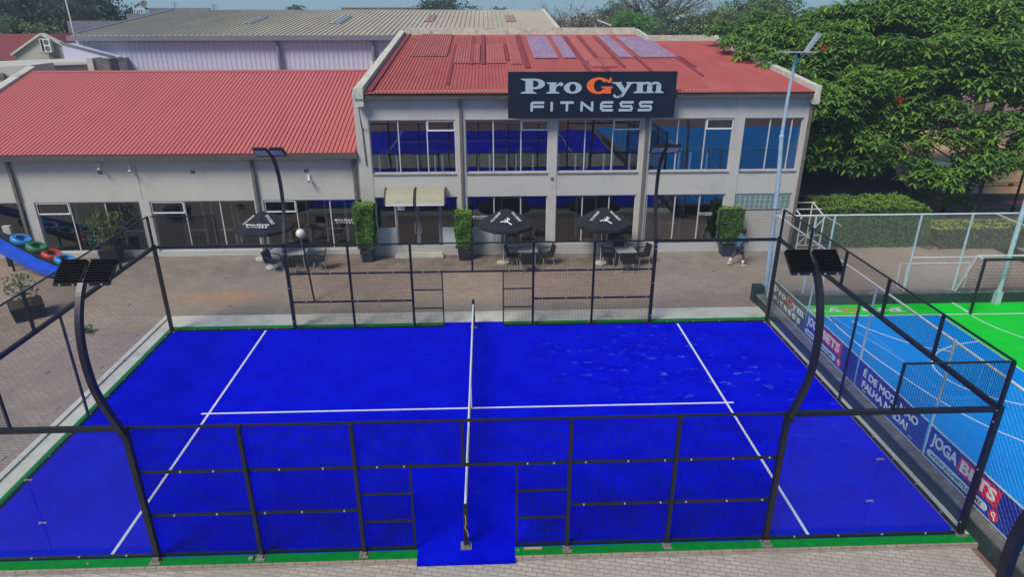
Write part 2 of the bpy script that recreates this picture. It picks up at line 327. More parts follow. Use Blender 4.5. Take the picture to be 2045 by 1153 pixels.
class Glyph:
    def __init__(s,mb,fr,depth): s.mb=mb;s.fr=fr;s.d=depth;s.i=0
    def prism(s,pts):
        s.i+=1;d=s.d+s.i%9*.0009;n=len(pts)
        a=sum(pts[i][0]*pts[(i+1)%n][1]-pts[(i+1)%n][0]*pts[i][1] for i in range(n))
        if a<0:pts=pts[::-1]
        s.mb.add([s.fr.p(x,y,.001) for x,y in pts]+[s.fr.p(x,y,d) for x,y in pts],
            [tuple(range(n,2*n))]+[(i,(i+1)%n,n+(i+1)%n,n+i) for i in range(n)])
    def rect(s,x0,x1,y0,y1): s.prism([(x0,y0),(x1,y0),(x1,y1),(x0,y1)])
    def ring(s,cx,cy,rx,ry,ix,iy,a0,a1,n=14):
        for i in range(n):
            t0=R(a0+(a1-a0)*i/n);t1=R(a0+(a1-a0)*(i+1)/n)
            s.mbq([(cx+ix*math.cos(t0),cy+iy*math.sin(t0)),(cx+rx*math.cos(t0),cy+ry*math.sin(t0)),(cx+rx*math.cos(t1),cy+ry*math.sin(t1)),(cx+ix*math.cos(t1),cy+iy*math.sin(t1))])
        s.i+=1
    def mbq(s,pts):
        d=s.d+s.i%9*.0009
        a=sum(pts[i][0]*pts[(i+1)%4][1]-pts[(i+1)%4][0]*pts[i][1] for i in range(4))
        if a<0:pts=pts[::-1]
        s.mb.add([s.fr.p(x,y,.001) for x,y in pts]+[s.fr.p(x,y,d) for x,y in pts],[(4,5,6,7)]+[(i,(i+1)%4,4+(i+1)%4,4+i) for i in range(4)])
    def path(s,pts,w):
        for (a,b) in zip(pts[:-1],pts[1:]):
            d=Vector(b)-Vector(a); d.normalize(); n=Vector((-d.y,d.x))*w/2; e=d*w*.35
            A=Vector(a)-e;B=Vector(b)+e
            s.prism([tuple(A-n),tuple(B-n),tuple(B+n),tuple(A+n)])
def logo(fr,depth):
    """serif first line with an orange capital, wide sans second line. x 0..10.27, y -1.27..1"""
    a=MB();g=Glyph(a,fr,depth);o=MB();go=Glyph(o,fr,depth)
    # P
    g.rect(.38,.92,0,1); g.prism([(0,1.02),(1.0,1.02),(1.0,.88),(.3,.88)]); g.prism([(0,0),(1.22,0),(1.0,.13),(.2,.13)])
    g.ring(1.05,.66,.72,.36,.26,.22,-90,90); g.rect(.85,1.06,.9,1.02); g.rect(.85,1.06,.3,.44)
    # r
    g.rect(2.1,2.55,0,.72); g.prism([(1.84,.76),(2.6,.76),(2.6,.65),(2.0,.65)]); g.prism([(1.84,0),(2.85,0),(2.7,.12),(2.0,.12)])
    g.prism([(2.5,.5),(2.78,.74),(3.0,.76),(3.08,.6),(3.0,.5),(2.84,.52),(2.74,.56),(2.55,.38)])
    # o
    g.ring(3.76,.38,.64,.40,.24,.28,0,360,22)
    # G
    go.ring(5.62,.52,.87,.57,.36,.42,35,325,24); go.prism([(6.2,.72),(6.42,1.08),(6.52,1.08),(6.5,.72)]); go.prism([(5.75,.46),(6.62,.46),(6.55,.34),(5.9,.34)]); go.rect(6.05,6.5,-.02,.42)
    # y
    g.prism([(6.55,.76),(7.3,.76),(7.2,.65),(6.65,.65)]); g.prism([(7.55,.76),(8.2,.76),(8.1,.65),(7.62,.65)])
    g.prism([(6.75,.7),(7.2,.7),(7.6,.16),(7.38,-.02)]); g.prism([(7.72,.7),(7.98,.7),(7.42,-.22),(7.2,-.3),(7.12,-.16),(7.3,-.06)])
    g.ring(6.98,-.17,.3,.17,.12,.05,140,380,10)
    # m
    g.rect(8.36,8.78,0,.7); g.prism([(8.1,.76),(8.8,.76),(8.8,.65),(8.25,.65)]); g.prism([(8.1,0),(8.98,0),(8.9,.11),(8.24,.11)])
    g.rect(9.1,9.46,0,.55); g.ring(9.06,.5,.4,.28,.12,.14,5,150,8); g.prism([(8.98,0),(9.6,0),(9.54,.11),(9.04,.11)])
    g.rect(9.76,10.1,0,.55); g.ring(9.7,.5,.4,.28,.12,.14,5,150,8); g.prism([(9.66,0),(10.36,0),(10.2,.11),(9.72,.11)])
    # second line
    b=-1.27;h=.71;t=b+h;w=.17;m=b+h*.5
    g.path([(.84,b+.08),(.84,t-.14),(.95,t-.08),(1.68,t-.08)],w); g.path([(.9,m),(1.66,m)],w)
    g.path([(2.28,b+.08),(2.28,t-.08)],w)
    g.path([(2.95,t-.08),(3.8,t-.08)],w); g.path([(3.38,t-.1),(3.38,b+.08)],w)
    g.path([(4.44,b+.08),(4.44,t-.08),(5.2,b+.08),(5.2,t-.08)],w)
    g.path([(6.66,t-.08),(5.98,t-.08),(5.86,t-.2),(5.86,b+.2),(5.98,b+.08),(6.66,b+.08)],w); g.path([(5.9,m),(6.6,m)],w)
    for x in (7.2,8.6):
        g.path([(x+.93,t-.08),(x+.14,t-.08),(x+.06,t-.18),(x+.14,m),(x+.82,m),(x+.88,b+.2),(x+.82,b+.08),(x,b+.08)],w)
    return a,o
def runner(fr,depth):
    a=MB();g=Glyph(a,fr,depth)
    g.path([(-.5,.02),(-.28,.1),(-.1,.0),(.1,.08)],.09); g.path([(.06,.1),(.22,-.1),(.42,-.3)],.1)
    g.path([(0,.05),(.1,.28),(.24,.3)],.11); g.path([(-.12,.3),(-.02,.12)],.07); g.path([(.24,.26),(.3,.42)],.07); g.ring(.12,.46,.08,.08,.0,.0,0,360,8)
    return a

# ------------------------------------------------------------------ ground
def sheet(name,x0,x1,y0,y1,z,m,label=None,t=.03):
    mb=MB(); mb.box(x0,x1,y0,y1,z-t,z); return struct(mb.build(name,m),label)
g=MB(); g.quad((-700,-700,-.14),(700,-700,-.14),(700,900,-.14),(-700,900,-.14)); struct(g.build('ground','red_earth'),'bare reddish earth under and around everything')
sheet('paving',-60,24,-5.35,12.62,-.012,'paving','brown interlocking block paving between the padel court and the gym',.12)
sheet('paving',-60,10.1,-10.69,-5.36,-.1,'paving_near','pale block paving along the near edge of the padel court',.03)
# padel court base
b=MB(); b.box(-10,10,-5.08,5.08,-.1,0); b.box(-.95,.96,-5.42,-5.0801,-.1,0); b.box(-1,1,5.0801,5.40,-.1,0.003)
turf=struct(b.build('padel_turf','turf'),'deep blue artificial turf of the padel court')
for (x0,x1,y0,y1) in [(-6.98,-6.92,-5,5),(6.92,6.98,-5,5),(-7.15,-6.981,-.03,.03),(-6.919,6.919,-.03,.03),(6.981,7.15,-.03,.03)]:
    l=MB(); l.box(x0,x1,y0,y1,.0005,.006); l.build('court_line','line',turf)
b=MB(); b.box(-10.24,-.951,-5.3,-5.0801,-.1,-.004); b.box(.961,10.24,-5.3,-5.0801,-.1,-.004); b.box(-10.24,-10.001,-5.08,5.4,-.1,.002)
b.box(-10.0,-1.001,5.0801,5.4,-.1,.002); b.box(1.001,10.24,5.0801,5.4,-.1,.002)
struct(b.build('green_border','green'),'green strip edging the padel court')
b=MB(); b.box(-10.4,10.24,-5.36,-5.301,-.12,-.05); struct(b.build('kerb','kerb'),'grey concrete kerb along the near court edge')
b=MB(); b.box(-10.75,10.25,5.4005,6.28,-.1,.004); b.box(-10.62,-10.2405,-9,5.4,-.1,.002); b.box(10.05,10.2445,-5.08,5.08,-.1,.001)
struct(b.build('concrete_strip','concrete'),'pale concrete strip round the far and left court edge')
b=MB(); b.box(-10.78,-10.621,-9,6.3,-.05,.05); struct(b.build('kerb','concrete'),'pale raised kerb left of the padel court')
# second padel court behind the camera (seen mirrored in the gym windows)
b=MB(); b.box(-10,10,-20.8,-10.7,-.13,-.05); t2=struct(b.build('padel_turf','turf'),'blue turf of the second padel court, mirrored in the windows')
for (x0,x1,y0,y1) in [(-6.98,-6.92,-20.7,-10.8),(6.92,6.98,-20.7,-10.8),(-6.919,6.919,-15.78,-15.72)]:
    l=MB(); l.box(x0,x1,y0,y1,-.0495,-.044); l.build('court_line','line',t2)
# sports court on the right
b=MB(); b.box(10.5,16.3,-5.35,5.35,-.02,.012); b.box(11.8,16.3,-22,-5.3501,-.02,.012); b.box(10.5,11.7999,-22,-6.3,-.02,.012); b.box(16.3001,34,-22,0,-.02,.012); sb=struct(b.build('sports_court','cblue'),'bright blue playing field of the sports court')
b=MB(); b.box(10.5,16.3,5.3505,6.3,-.02,.0115); b.box(16.3005,45,0.001,6.3,-.02,.0115); b.box(10.5,11.7995,-6.2995,-5.3505,-.02,.0115); struct(b.build('sports_court','cgreen'),'vivid green border of the sports court')
def strip(pts,w,z,name='court_line',m='line',parent=sb):
    mb=MB(); P=[Vector((x,y,0)) for x,y in pts]
    for i in range(len(P)-1):
        def nn(i):
            d=(P[min(i+1,len(P)-1)]-P[max(i-1,0)]).normalized(); return Vector((-d.y,d.x,0))*w/2
        a,b2=nn(i),nn(i+1); Z=Vector((0,0,z))
        mb.quad(P[i]-a+Z,P[i+1]-b2+Z,P[i+1]+b2+Z,P[i]+a+Z)
    return mb.build(name,m,parent)
strip([(10.6,5.36),(16.3,5.34),(30,5.2)],.06,.016)
strip([(16.3,5.3),(16.28,-5.3)],.05,.0165)
strip([(12.3,5.3),(12.28,4.2),(12.31,3.2),(12.38,2.2),(12.54,1.2),(12.74,.1),(13.01,-.85),(13.3,-1.5),(13.75,-2.15),(14.4,-2.7),(15.3,-3.0)],.05,.017)
strip([(12.98,4.95),(13.15,4.45),(13.46,3.93),(13.83,3.41),(14.3,2.95),(15.0,2.6)],.05,.018)
strip([(12.5,5.3),(12.75,3.9),(13.0,2.8),(13.1,1.8)],.025,.0185,m='pipe')
strip([(16.9+3.2*math.cos(R(a)),1.2+2.1*math.sin(R(a))) for a in range(100,260,10)],.05,.019)
strip([(20.5+3.1*math.cos(R(a)),5.2+3.1*math.sin(R(a))) for a in range(180,271,10)],.05,.0195)
def floor_logo():
    fr=Frame((15.35,5.98,.0125),(-1,0,0),(0,-1,0),.345)
    # mirrored reading (faces the far side)
    a,o=logo(fr,.0015); a.v=[v for v in a.v]
    keep=MB(); 
    for q in a.f:
        pts=[a.v[i] for i in q]
        if max(p[1] for p in pts)<6.27 and all((5.98-p[1])/.345>-.45 for p in pts): keep.add(pts,[tuple(range(len(pts)))])
    keep.build('lettering','line',sb); o.build('orange_letter','orange',sb)
floor_logo()

# ------------------------------------------------------------------ padel enclosure
def mesh_panel(p0,p1,z0,z1,parent,pitch=.05,w=.0055):
    mb=MB(); p0=Vector((p0[0],p0[1],0));p1=Vector((p1[0],p1[1],0)); L=(p1-p0).length; d=(p1-p0)/L
    n=int(round(L/pitch))
    for i in range(n+1):
        q=p0+d*(L*i/n); mb.wire(q+Vector((0,0,z0)),q+Vector((0,0,z1)),w)
    m_=int(round((z1-z0)/pitch))
    for i in range(m_+1):
        z=z0+(z1-z0)*i/m_; mb.wire(p0+Vector((0,0,z)),p1+Vector((0,0,z)),w)
    return mb.build('mesh_panel','wire',parent)
def bolts(parent,pts,r=.012):
    for p in pts:
        mb=MB(); mb.box(p[0]-r,p[0]+r,p[1]-r,p[1]+r,p[2]-r,p[2]+r); mb.build('bolt','bolt',parent)
def side(sgn,label):
    Y=5.05*sgn; t=thing('mesh_fence',label,'court fence',(0,Y,0))
    out=sgn
    for x in (-4,-2,2,4):
        m=MB(); m.box(x-.035,x+.035,min(Y+.02*out,Y+.1*out),max(Y+.02*out,Y+.1*out),-.04,3.0); p=m.build('post','black',t)
        m=MB(); m.box(x-.09,x+.09,Y+.13*out-.09,Y+.13*out+.09,-.003,.012); m.box(x-.05,x+.05,Y+.14*out-.03,Y+.14*out+.03,.012,.06); m.build('foot_plate','galv',p)
    for x in (-6,6):
        m=MB(); m.box(x-.05,x+.05,min(Y,Y+.1*out),max(Y,Y+.1*out),-.04,3.03); p=m.build('post','black',t)
        m=MB(); m.box(x-.1,x+.1,Y+.14*out-.1,Y+.14*out+.1,-.003,.012); m.box(x-.06,x+.06,Y+.15*out-.03,Y+.15*out+.03,.012,.08); m.build('foot_plate','galv',p)
    def rail(x0,x1,z,w=.05,h=.03): 
        m=MB(); m.box(x0,x1,Y-.02,Y+.02,z-h,z+.005); m.build('rail','black',t)
    rail(-5.95,5.95,3.0,h=.035)
    for a,b in ((-5.95,-2),(2,5.95)): rail(a,b,1.02,h=.045)
    rail(-5.95,5.95,2.02,h=.045)
    for a,b in ((-5.95,-1),(1,5.95)): rail(a,b,.055,h=.045)
    for s in (-1,1):
        for z in (.72,1.38): rail(min(s,1.96*s),max(s,1.96*s),z,h=.03)
        m=MB(); m.box(s*1.0-.02,s*1.0+.02,Y-.0205,Y+.0205,0,1.974); m.build('door_jamb','black',t)
    m=MB(); m.box(-.03,.03,Y-.03,Y+.03,2.03,2.96); m.build('post','black',t)
    for a,b in ((-6,-4),(-4,-2),(2,4),(4,6)): mesh_panel((a,Y),(b,Y),.06,2.97,t)
    mesh_panel((-2,Y),(2,Y),2.04,2.97,t)
    mesh_panel((-2,Y),(-1,Y),.06,1.98,t); mesh_panel((1,Y),(2,Y),.06,1.98,t)
    for s in (-1,1):   # glass returns
        for k in range(2):
            x0=6.06+k*1.985 if k==0 else 8.01; x1=7.99 if k==0 else 9.94
            a,b=sorted((s*x0,s*x1))
            m=MB(); m.box(a,b,Y-.006,Y+.006,.06,2.93); gp=m.build('glass_panel','padel_glass',t)
        m=MB(); a,b=sorted((s*6.05,s*9.95)); m.box(a,b,Y-.045,Y+.045,2.93,3.02); m.build('beam','black',t)
        m=MB(); m.box(a,b,Y-.03,Y+.03,.0,.05); m.build('sill_rail','black',t)
        for z in (.9,1.9):
            m=MB(); m.box(s*8-.07,s*8+.07,Y-.018,Y+.018,z-.006,z+.006); m.box(s*8-.068,s*8-.038,Y-.022,Y+.022,z-.017,z-.0065); m.box(s*8+.038,s*8+.068,Y-.022,Y+.022,z-.017,z-.0065); m.build('glass_clamp','galv',t)
        # upper mesh 8..10
        m=MB(); m.box(s*8-.02,s*8+.02,Y-.02,Y+.02,3.02,3.97); m.build('post','black',t)
        m=MB(); a,b=sorted((s*7.98,s*9.96)); m.box(a,b,Y-.02,Y+.02,3.971,4.0); m.build('rail','black',t)
        mesh_panel((s*8,Y),(s*9.97,Y),3.03,3.96,t)
    bolts(t,[(x,Y-.05,2.03) for x in [-5.2,-4.6,-3.4,-2.6,-1.6,-1.1,1.2,1.7,2.3,3.1,3.8,4.3,5.1,5.8]]+[(x,Y-.05,1.03) for x in [-5.5,-4.7,-3.8,-3.1,-2.3,2.3,3.1,3.8,4.3,5.1,5.8]]+
       [(x,Y-.05,.075) for x in [-9.3,-8.4,-7.5,-6.6,6.6,7.5,8.4,9.3]]+[(s*6+.0,Y-.012*sgn,z) for s in(-1,1) for z in (2.7,2.85,1.5,.3)],.014)
    return t
side(-1,'near long fence of black mesh and posts with an open doorway at the net')
side(1,'far long fence of black mesh and posts, on the gym side of the court')
def endwall(sgn,label):
    X=10.05*sgn; t=thing('glass_end_wall',label,'glass wall',(X,0,0))
    for i,y in enumerate((-5.05,0,5.05)):
        w=.05 if i!=1 else .025
        m=MB(); 
        if i==1: m.box(X+.02*sgn-w,X+.02*sgn+w,y-w,y+w,-.02,2.93)
        else: m.box(X-w,X+w,y-w,y+w,-.02,3.05)
        p=m.build('post','black',t)
        if i!=1:
            m=MB(); m.box(X-.11,X+.11,y-.11,y+.11,-.004,.012); m.box(X+.055*sgn-.03,X+.055*sgn+.03,y-.04,y+.04,.012,.12); m.build('foot_plate','galv',p)
    m=MB(); m.box(X-.045,X+.045,-4.998,4.998,2.93,3.02); m.build('beam','black',t)
    m=MB(); m.box(X-.03,X+.03,-4.998,4.998,0,.05); m.build('sill_rail','black',t)
    m=MB(); m.box(X-.02,X+.02,-5.05,5.05,3.971,4.0); m.build('rail','black',t)
    for k in range(5):
        y0=-4.99+k*1.996; m=MB(); m.box(X-.006,X+.006,y0+.008,y0+1.988,.055,2.925); m.build('glass_panel','padel_glass',t)
        mesh_panel((X,-5.03+k*2.012),(X,-5.03+(k+1)*2.012),3.03,3.96,t)
    for k in range(6):
        y=-5.03+k*2.012; m=MB(); m.box(X-.03,X+.03,y-.03,y+.03,3.02,3.97); m.build('post','black',t)
    for k in range(1,5):
        for z in (.9,1.9):
            m=MB(); q=-4.99+k*1.996; m.box(X-.018,X+.018,q-.07,q+.07,z-.006,z+.006); m.box(X-.022,X+.022,q-.068,q-.038,z-.017,z-.0065); m.box(X-.022,X+.022,q+.038,q+.068,z-.017,z-.0065); m.build('glass_clamp','galv',t)
    bolts(t,[(X-.04*sgn,-4.5+k*.9,.07) for k in range(11)]+[(X-.05*sgn,-5.06,z) for z in(2.95,2.7,1.6,.3)])
endwall(-1,'left glass end wall of the court with black mesh above'); endwall(1,'right glass end wall of the court with black mesh above')
# net
t=thing('padel_net','black court net with white tape sagging between two posts','net',(0,0,0))
net=MB(); n=90
def nz(y): return .90-.05*(1-(y/4.9)**2)
for i in range(n+1):
    y=-4.9+9.8*i/n; net.wire((0,y,.03),(0,y,nz(y)-.05),.006)
for j in range(18):
    for i in range(n):
        y0=-4.9+9.8*i/n;y1=-4.9+9.8*(i+1)/n;k=j/17; net.wire((0,y0,.03+(nz(y0)-.09)*k),(0,y1,.03+(nz(y1)-.09)*k),.006)
net.build('netting','netm',t)
tp=MB()
for i in range(20):
    y0=-4.9+9.8*i/20;y1=-4.9+9.8*(i+1)/20
    tp.add([(-.025,y0,nz(y0)-.02),(-.018,y0,nz(y0)-.08),(.018,y0,nz(y0)-.08),(.025,y0,nz(y0)-.02),(0,y0,nz(y0)),(-.025,y1,nz(y1)-.02),(-.018,y1,nz(y1)-.08),(.018,y1,nz(y1)-.08),(.025,y1,nz(y1)-.02),(0,y1,nz(y1))],
      [(0,1,6,5),(2,3,8,7),(3,4,9,8),(4,0,5,9)])
tp.build('tape','tape',t)
m=MB(); m.tube([(0.02,-4.8,.8),(.035,-3,.74),(.05,0,.02),(.045,3,.0),(.04,4.7,.02)],.012,6)
m=MB(); m.box(-.028,.028,-.03,.03,.005,nz(0)-.07); m.build('centre_strap','tape',t)
for s in (-1,1):
    m=MB(); m.box(-.045,.045,s*5.0-.045,s*5.0+.045,0.01,.98); m.box(-.03,.03,s*5.0-.03,s*5.0+.03,.98,1.02); p=m.build('post','black',t)
    m=MB(); m.box(-.11,.11,s*5.02-.11,s*5.02+.11,.002,.016); m.box(-.06,.06,s*5.05-.03,s*5.05+.03,.016,.05); m.build('base_plate','galv',p)
    m=MB(); m.tube([(0,s*5.05,.8),(.012,s*5.06,.62),(-.01,s*5.065,.5),(.03,s*5.07,.42),(.05,s*5.08,.3)],.009,6); m.build('strap','brass',p)

# ------------------------------------------------------------------ court flood masts (local: outward = +y)
def make_mast(label,loc,rot):
    t=thing('floodlight_mast',label,'floodlight',loc,'curved floodlight masts of the padel court',world=False); t.rotation_euler=(0,0,rot)
    kn=[(-.02,2.6),(.06,2.95),(.2,3.3),(.36,3.7),(.48,4.1),(.52,4.5),(.5,4.9),(.40,5.3),(.22,5.65),(.08,5.82),(-.02,5.95)]; prof=[]
    for i in range(1,len(kn)-2):
        for tt in (0,.25,.5,.75):
            P0,P1,P2,P3=[Vector(kn[i+j]) for j in (-1,0,1,2)]
            prof.append(tuple(.5*((2*P1)+(P2-P0)*tt+(2*P0-5*P1+4*P2-P3)*tt*tt+(3*P1-P0-3*P2+P3)*tt**3)))
    prof.append(kn[-2])
    m=MB()
    for (a,b) in zip(prof[:-1],prof[1:]):
        def off(i,p):
            q0=prof[max(i-1,0)];q1=prof[min(i+1,len(prof)-1)];d=Vector((q1[0]-q0[0],q1[1]-q0[1])).normalized();return Vector((-d.y,d.x))*.055
        i=prof.index(a);na=off(i,a);nb=off(i+1,b)
        A=[(-.045,a[0]+na.x,a[1]+na.y),(.045,a[0]+na.x,a[1]+na.y),(.045,a[0]-na.x,a[1]-na.y),(-.045,a[0]-na.x,a[1]-na.y)]
        B=[(-.045,b[0]+nb.x,b[1]+nb.y),(.045,b[0]+nb.x,b[1]+nb.y),(.045,b[0]-nb.x,b[1]-nb.y),(-.045,b[0]-nb.x,b[1]-nb.y)]
        m.add(A+B,[(0,1,5,4),(1,2,6,5),(2,3,7,6),(3,0,4,7)])
    m.box(-.07,.07,.0,.13,2.9,2.95)
    m.build('pole','black',t)
    m=MB(); m.box(-.44,.44,.05,.12,5.80,5.85); m.build('crossbar','black',t)
    for s in (-1,1):
        c=s*.235; Rm=Matrix.Translation((c,.05,5.86))@Matrix.Rotation(R(-33),4,'X')
        h=MB(); h.box(-.2,.2,-.40,.0,-.03,.03)
        h.xf(Rm); f_=h.build('floodlight','fins',t)
        h=MB(); h.box(-.175,.175,-.375,-.02,-.04,-.0305); h.xf(Rm); h.build('lens','lens',f_)
        h=MB()
        for k in range(8): h.box(-.2,.2,-.385+k*.05,-.37+k*.05,.0305,.075)
        h.xf(Rm); h.build('cooling_fin','fins',f_)
        h=MB(); h.box(-.212,-.2005,-.3,.02,-.02,.03); h.box(.2005,.212,-.3,.02,-.02,.03); h.xf(Rm); h.build('bracket','black',f_)
    for x in (-.33,-.12,.12,.33):
        m=MB(); m.box(x-.013,x+.013,.121,.135,5.812,5.838); m.build('bolt','bolt',t)
    return t
ma=make_mast('curved black floodlight mast at the near left of the court',(-6,-5.1,0),math.pi)
dup(ma,(6,-5.1,0),math.pi,'curved black floodlight mast at the near right of the court')
dup(ma,(-6,5.1,0),0,'curved black floodlight mast at the far left, before the red-roofed wing')
dup(ma,(6,5.1,0),0,'curved black floodlight mast at the far right, before the upper gym windows')
dup(ma,(6.02,-10.62,0),0,'black floodlight mast of the next court, cut off at the bottom right corner')

# ------------------------------------------------------------------ gym building
def ribs(x0,x1,e,rg,pitch,w,h,mb,th=.02):
    """sheet sloping from point e=(y,z) to rg=(y,z) with ribs every pitch"""
    (y0,z0),(y1,z1)=e,rg; x=x0; prof=[]
    while x<x1-1e-6:
        xe=min(x+pitch,x1)
        prof+=[(x,0),(min(x+pitch-w*2,x1),0),(min(x+pitch-w*1.5,x1),h),(min(x+pitch-w*.5,x1),h)]; x=xe
    prof.append((x1,0)); ps=[]
    for p in prof:
        if not ps or p[0]>ps[-1][0]+1e-5: ps.append(p)
    vs=[(a,y0,z0+b) for a,b in ps]+[(a,y1,z1+b) for a,b in ps]; n=len(ps)
    mb.add(vs,[(i,i+1,n+i+1,n+i) for i in range(n-1)])
    mb.add([(ps[0][0],y0,z0-th),(ps[-1][0],y0,z0-th)]+[(a,y0,z0+b-.001) for a,b in ps[::-1]],[tuple(range(n+2))])
gym=thing('gym_building','two-storey off-white gym with a red sheet roof and wide dark windows','building',(4.7,12.3,0))
FY=12.3
cols=[(-4.78,-4.24),(-.74,-.34),(3.08,3.44),(6.90,7.30),(10.76,11.18),(13.66,13.95)]
m=MB()
for i,(a,b) in enumerate(cols): m.box(a,b,FY-.02,FY+.35,.46,6.95)
m.box(-4.78,13.95,FY-.04,FY+.35,0,.459)
for (a,b) in zip(cols[:-1],cols[1:]):
    m.box(a[1],b[0],FY,FY+.3,2.62,3.58); m.box(a[1],b[0],FY+.001,FY+.3,5.82,6.95)
m.box(11.18,13.66,FY+.001,FY+.3,.46,1.92)
m.box(13.72,13.949,FY+.351,25.2,0,6.9); m.box(-4.78,-4.55,FY+.351,28,0,6.9); m.box(-4.549,13.7,27.7,28,0,8.4)
m.build('wall','wall',gym)
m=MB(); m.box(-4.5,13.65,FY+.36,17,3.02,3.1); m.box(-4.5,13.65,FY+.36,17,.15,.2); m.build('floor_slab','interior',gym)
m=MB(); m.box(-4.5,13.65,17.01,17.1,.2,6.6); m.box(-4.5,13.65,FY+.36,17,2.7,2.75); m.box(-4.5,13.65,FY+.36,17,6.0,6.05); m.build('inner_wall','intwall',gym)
m=MB(); 
for (a,b) in zip(cols[:-1],cols[1:]): m.box(a[1]+.002,b[0]-.002,FY-.06,FY+.1,3.582,3.62)
m.build('window_sill','kerb',gym)
m=MB(); m.box(-4.3,13.93,11.93,12.05,6.68,6.86); m.box(-4.3,13.93,12.051,12.28,6.70,6.74); m.build('gutter','fascia',gym)
E0=(11.88,6.905); E1=(28.0,8.60); sl_=(E1[1]-E0[1])/(E1[0]-E0[0])
def rz(y): return E0[1]+(y-E0[0])*sl_
m=MB(); ribs(-4.25,9.75,E0,E1,.15,.022,-.035,m); ribs(9.751,13.72,E0,(25.2,rz(25.2)),.15,.03,.02,m); roof=m.build('roof','red2',gym)
def patch(x0,x1,y0,y1,mm,dz,pitch=.13,name='roof_sheet'):
    p=MB(); ribs(x0,x1,(y0,rz(y0)+dz),(y1,rz(y1)+dz),pitch,.03,.045,p,.01); p.build(name,mm,roof)
patch(2.95,4.15,19.5,26.8,'violet',.05); patch(4.42,5.03,19.5,26.8,'violet',.05); patch(7.22,7.88,19.6,27.0,'violet',.05); patch(8.25,10.1,19.6,26.6,'violet',.05)
for (x0,x1,y0,y1) in [(-1.15,-.98,13.5,24),(.3,.52,18,27.5),(-.2,-.05,18,27),(2.35,2.6,17,27.6),(5.15,5.35,16,27),(5.95,6.15,16,27),(6.9,7.06,17,27),(-4.2,-3.95,12.2,27.9),(1.55,1.7,19,24),(8.0,8.14,15.5,20),(10.0,10.15,15,20),(10.25,10.4,17,20.0)]:  # seams; the full-length strip paints the left verge's cast shadow in dark red
    patch(x0,x1,y0,y1,'red3',.045,.26,'seam_and_shade_strip')
for (x0,x1,y0,y1) in [(-1.0,.25,18.2,24),(.6,1.5,18.2,24),(1.75,2.3,18,27.4),(5.4,5.9,18.5,27.2),(5.5,6.7,17.2,19.2),(-3.3,-1.4,20.2,27.8),(6.2,6.85,19.4,27.2)]:
    patch(x0,x1,y0,y1,'red4',.04,.13)
m=MB()
def verge(x0,x1,ya,yb,za,zb,dz): m.hexa([(x0,ya,za-.5),(x1,ya,za-.5),(x1,yb,zb-.5),(x0,yb,zb-.5)],[(x0,ya,za+dz),(x1,ya,za+dz),(x1,yb,zb+dz),(x0,yb,zb+dz)])
verge(-4.62,-4.3,11.9,28.1,rz(11.9),rz(28.1),.22)
m.box(-4.66,-4.28,11.84,12.26,6.7,7.12)
verge(13.72,13.98,11.9,25.2,rz(11.9),rz(25.2),.2)
verge(9.7,9.9,25.21,28.1,rz(25.2),rz(28.1),.3)
m.box(-4.29,9.69,27.9,28.12,8.3,8.98); m.box(9.91,13.98,25.22,25.42,8.0,8.62)
m.box(-4.8,-4.62,17.0,17.5,7.3,7.72)
m.build('parapet','cream',gym)
# downpipes
for x in (-.52,7.12,13.86):
    m=MB(); m.box(x-.05,x+.05,FY-.12,FY-.022,0.02,6.68); m.build('downpipe','pipebrown',gym)
m=MB(); m.tube([(-4.5,11.9,6.4),(-4.47,11.9,5.9),(-4.5,12.26,5.5),(-4.45,12.25,4)],.03,6); m.build('downpipe','pipebrown',gym)
def window(parent,x0,x1,z0,z1,y,mull,vent=None,gl='win_glass',transom=.42):
    fr=MB(); w=.022
    fr.box(x0,x1,y-.02,y+.05,z1-.045,z1-.001); fr.box(x0,x1,y-.02,y+.05,z0+.001,z0+.045)
    for x in [x0+w,x1-w]+mull: fr.box(x-w,x+w,y-.019,y+.049,z0+.045,z1-.045)
    fo=fr.build('window','frame',parent)
    p=MB(); p.box(x0+.045,x1-.045,y+.01,y+.018,z0+.045,z1-.045); p.build('pane',gl,fo)
    if vent:
        v=MB(); a,b=vent; zz=z1-transom
        v.box(a+.02,b-.02,y-.045,y-.021,zz-.045,zz+.01); v.box(a+.02,b-.02,y-.045,y-.021,z1-.08,z1-.03)
        v.box(a+.02,a+.06,y-.045,y-.021,zz+.01,z1-.08); v.box(b-.06,b-.02,y-.045,y-.021,zz+.01,z1-.08)
        v.build('vent_frame','white',fo)
    return fo
for i in range(5):
    x0=cols[i][1];x1=cols[i+1][0]; L=x1-x0
    if i<4: window(gym,x0,x1,3.621,5.819,FY+.1,[x0+L/3,x0+2*L/3],(x0+2*L/3,x1),'win_up')
    else: window(gym,x0,x1,3.621,5.819,FY+.1,[x0+.9*L/2,x0+.82*L],None,'win_up')
    if i in (1,2): window(gym,x0,x1,.461,2.619,FY+.1,[x0+L/3,x0+2*L/3])
    if i==3: window(gym,x0,x1,.461,2.619,FY+.1,[x0+.08,x0+L*.38,x0+L*.69],None,'win_up')
window(gym,-4.24,-3.40,.461,2.619,FY+.1,[]); window(gym,-1.5,-.74,.461,2.619,FY+.1,[])
# glass blocks
m=MB(); m.box(11.18,13.66,FY+.05,FY+.1,1.921,2.619); gb=m.build('glass_block_window','frame',gym)
m=MB()
for i in range(11):
    for j in range(3):
        x=11.22+i*.222;z=1.955+j*.222; m.box(x,x+.18,FY+.03,FY+.0495,z,z+.18)
m.build('glass_block','glassblock',gb)
# frosted panels behind glass
for (a,b) in ((-4.19,-3.45),(-1.45,-.79),(-.29,.76),(.84,1.1)):
    m=MB(); m.box(a,b,FY+.085,FY+.108,.51,1.25); m.build('frosted_panel','frosted',gym)
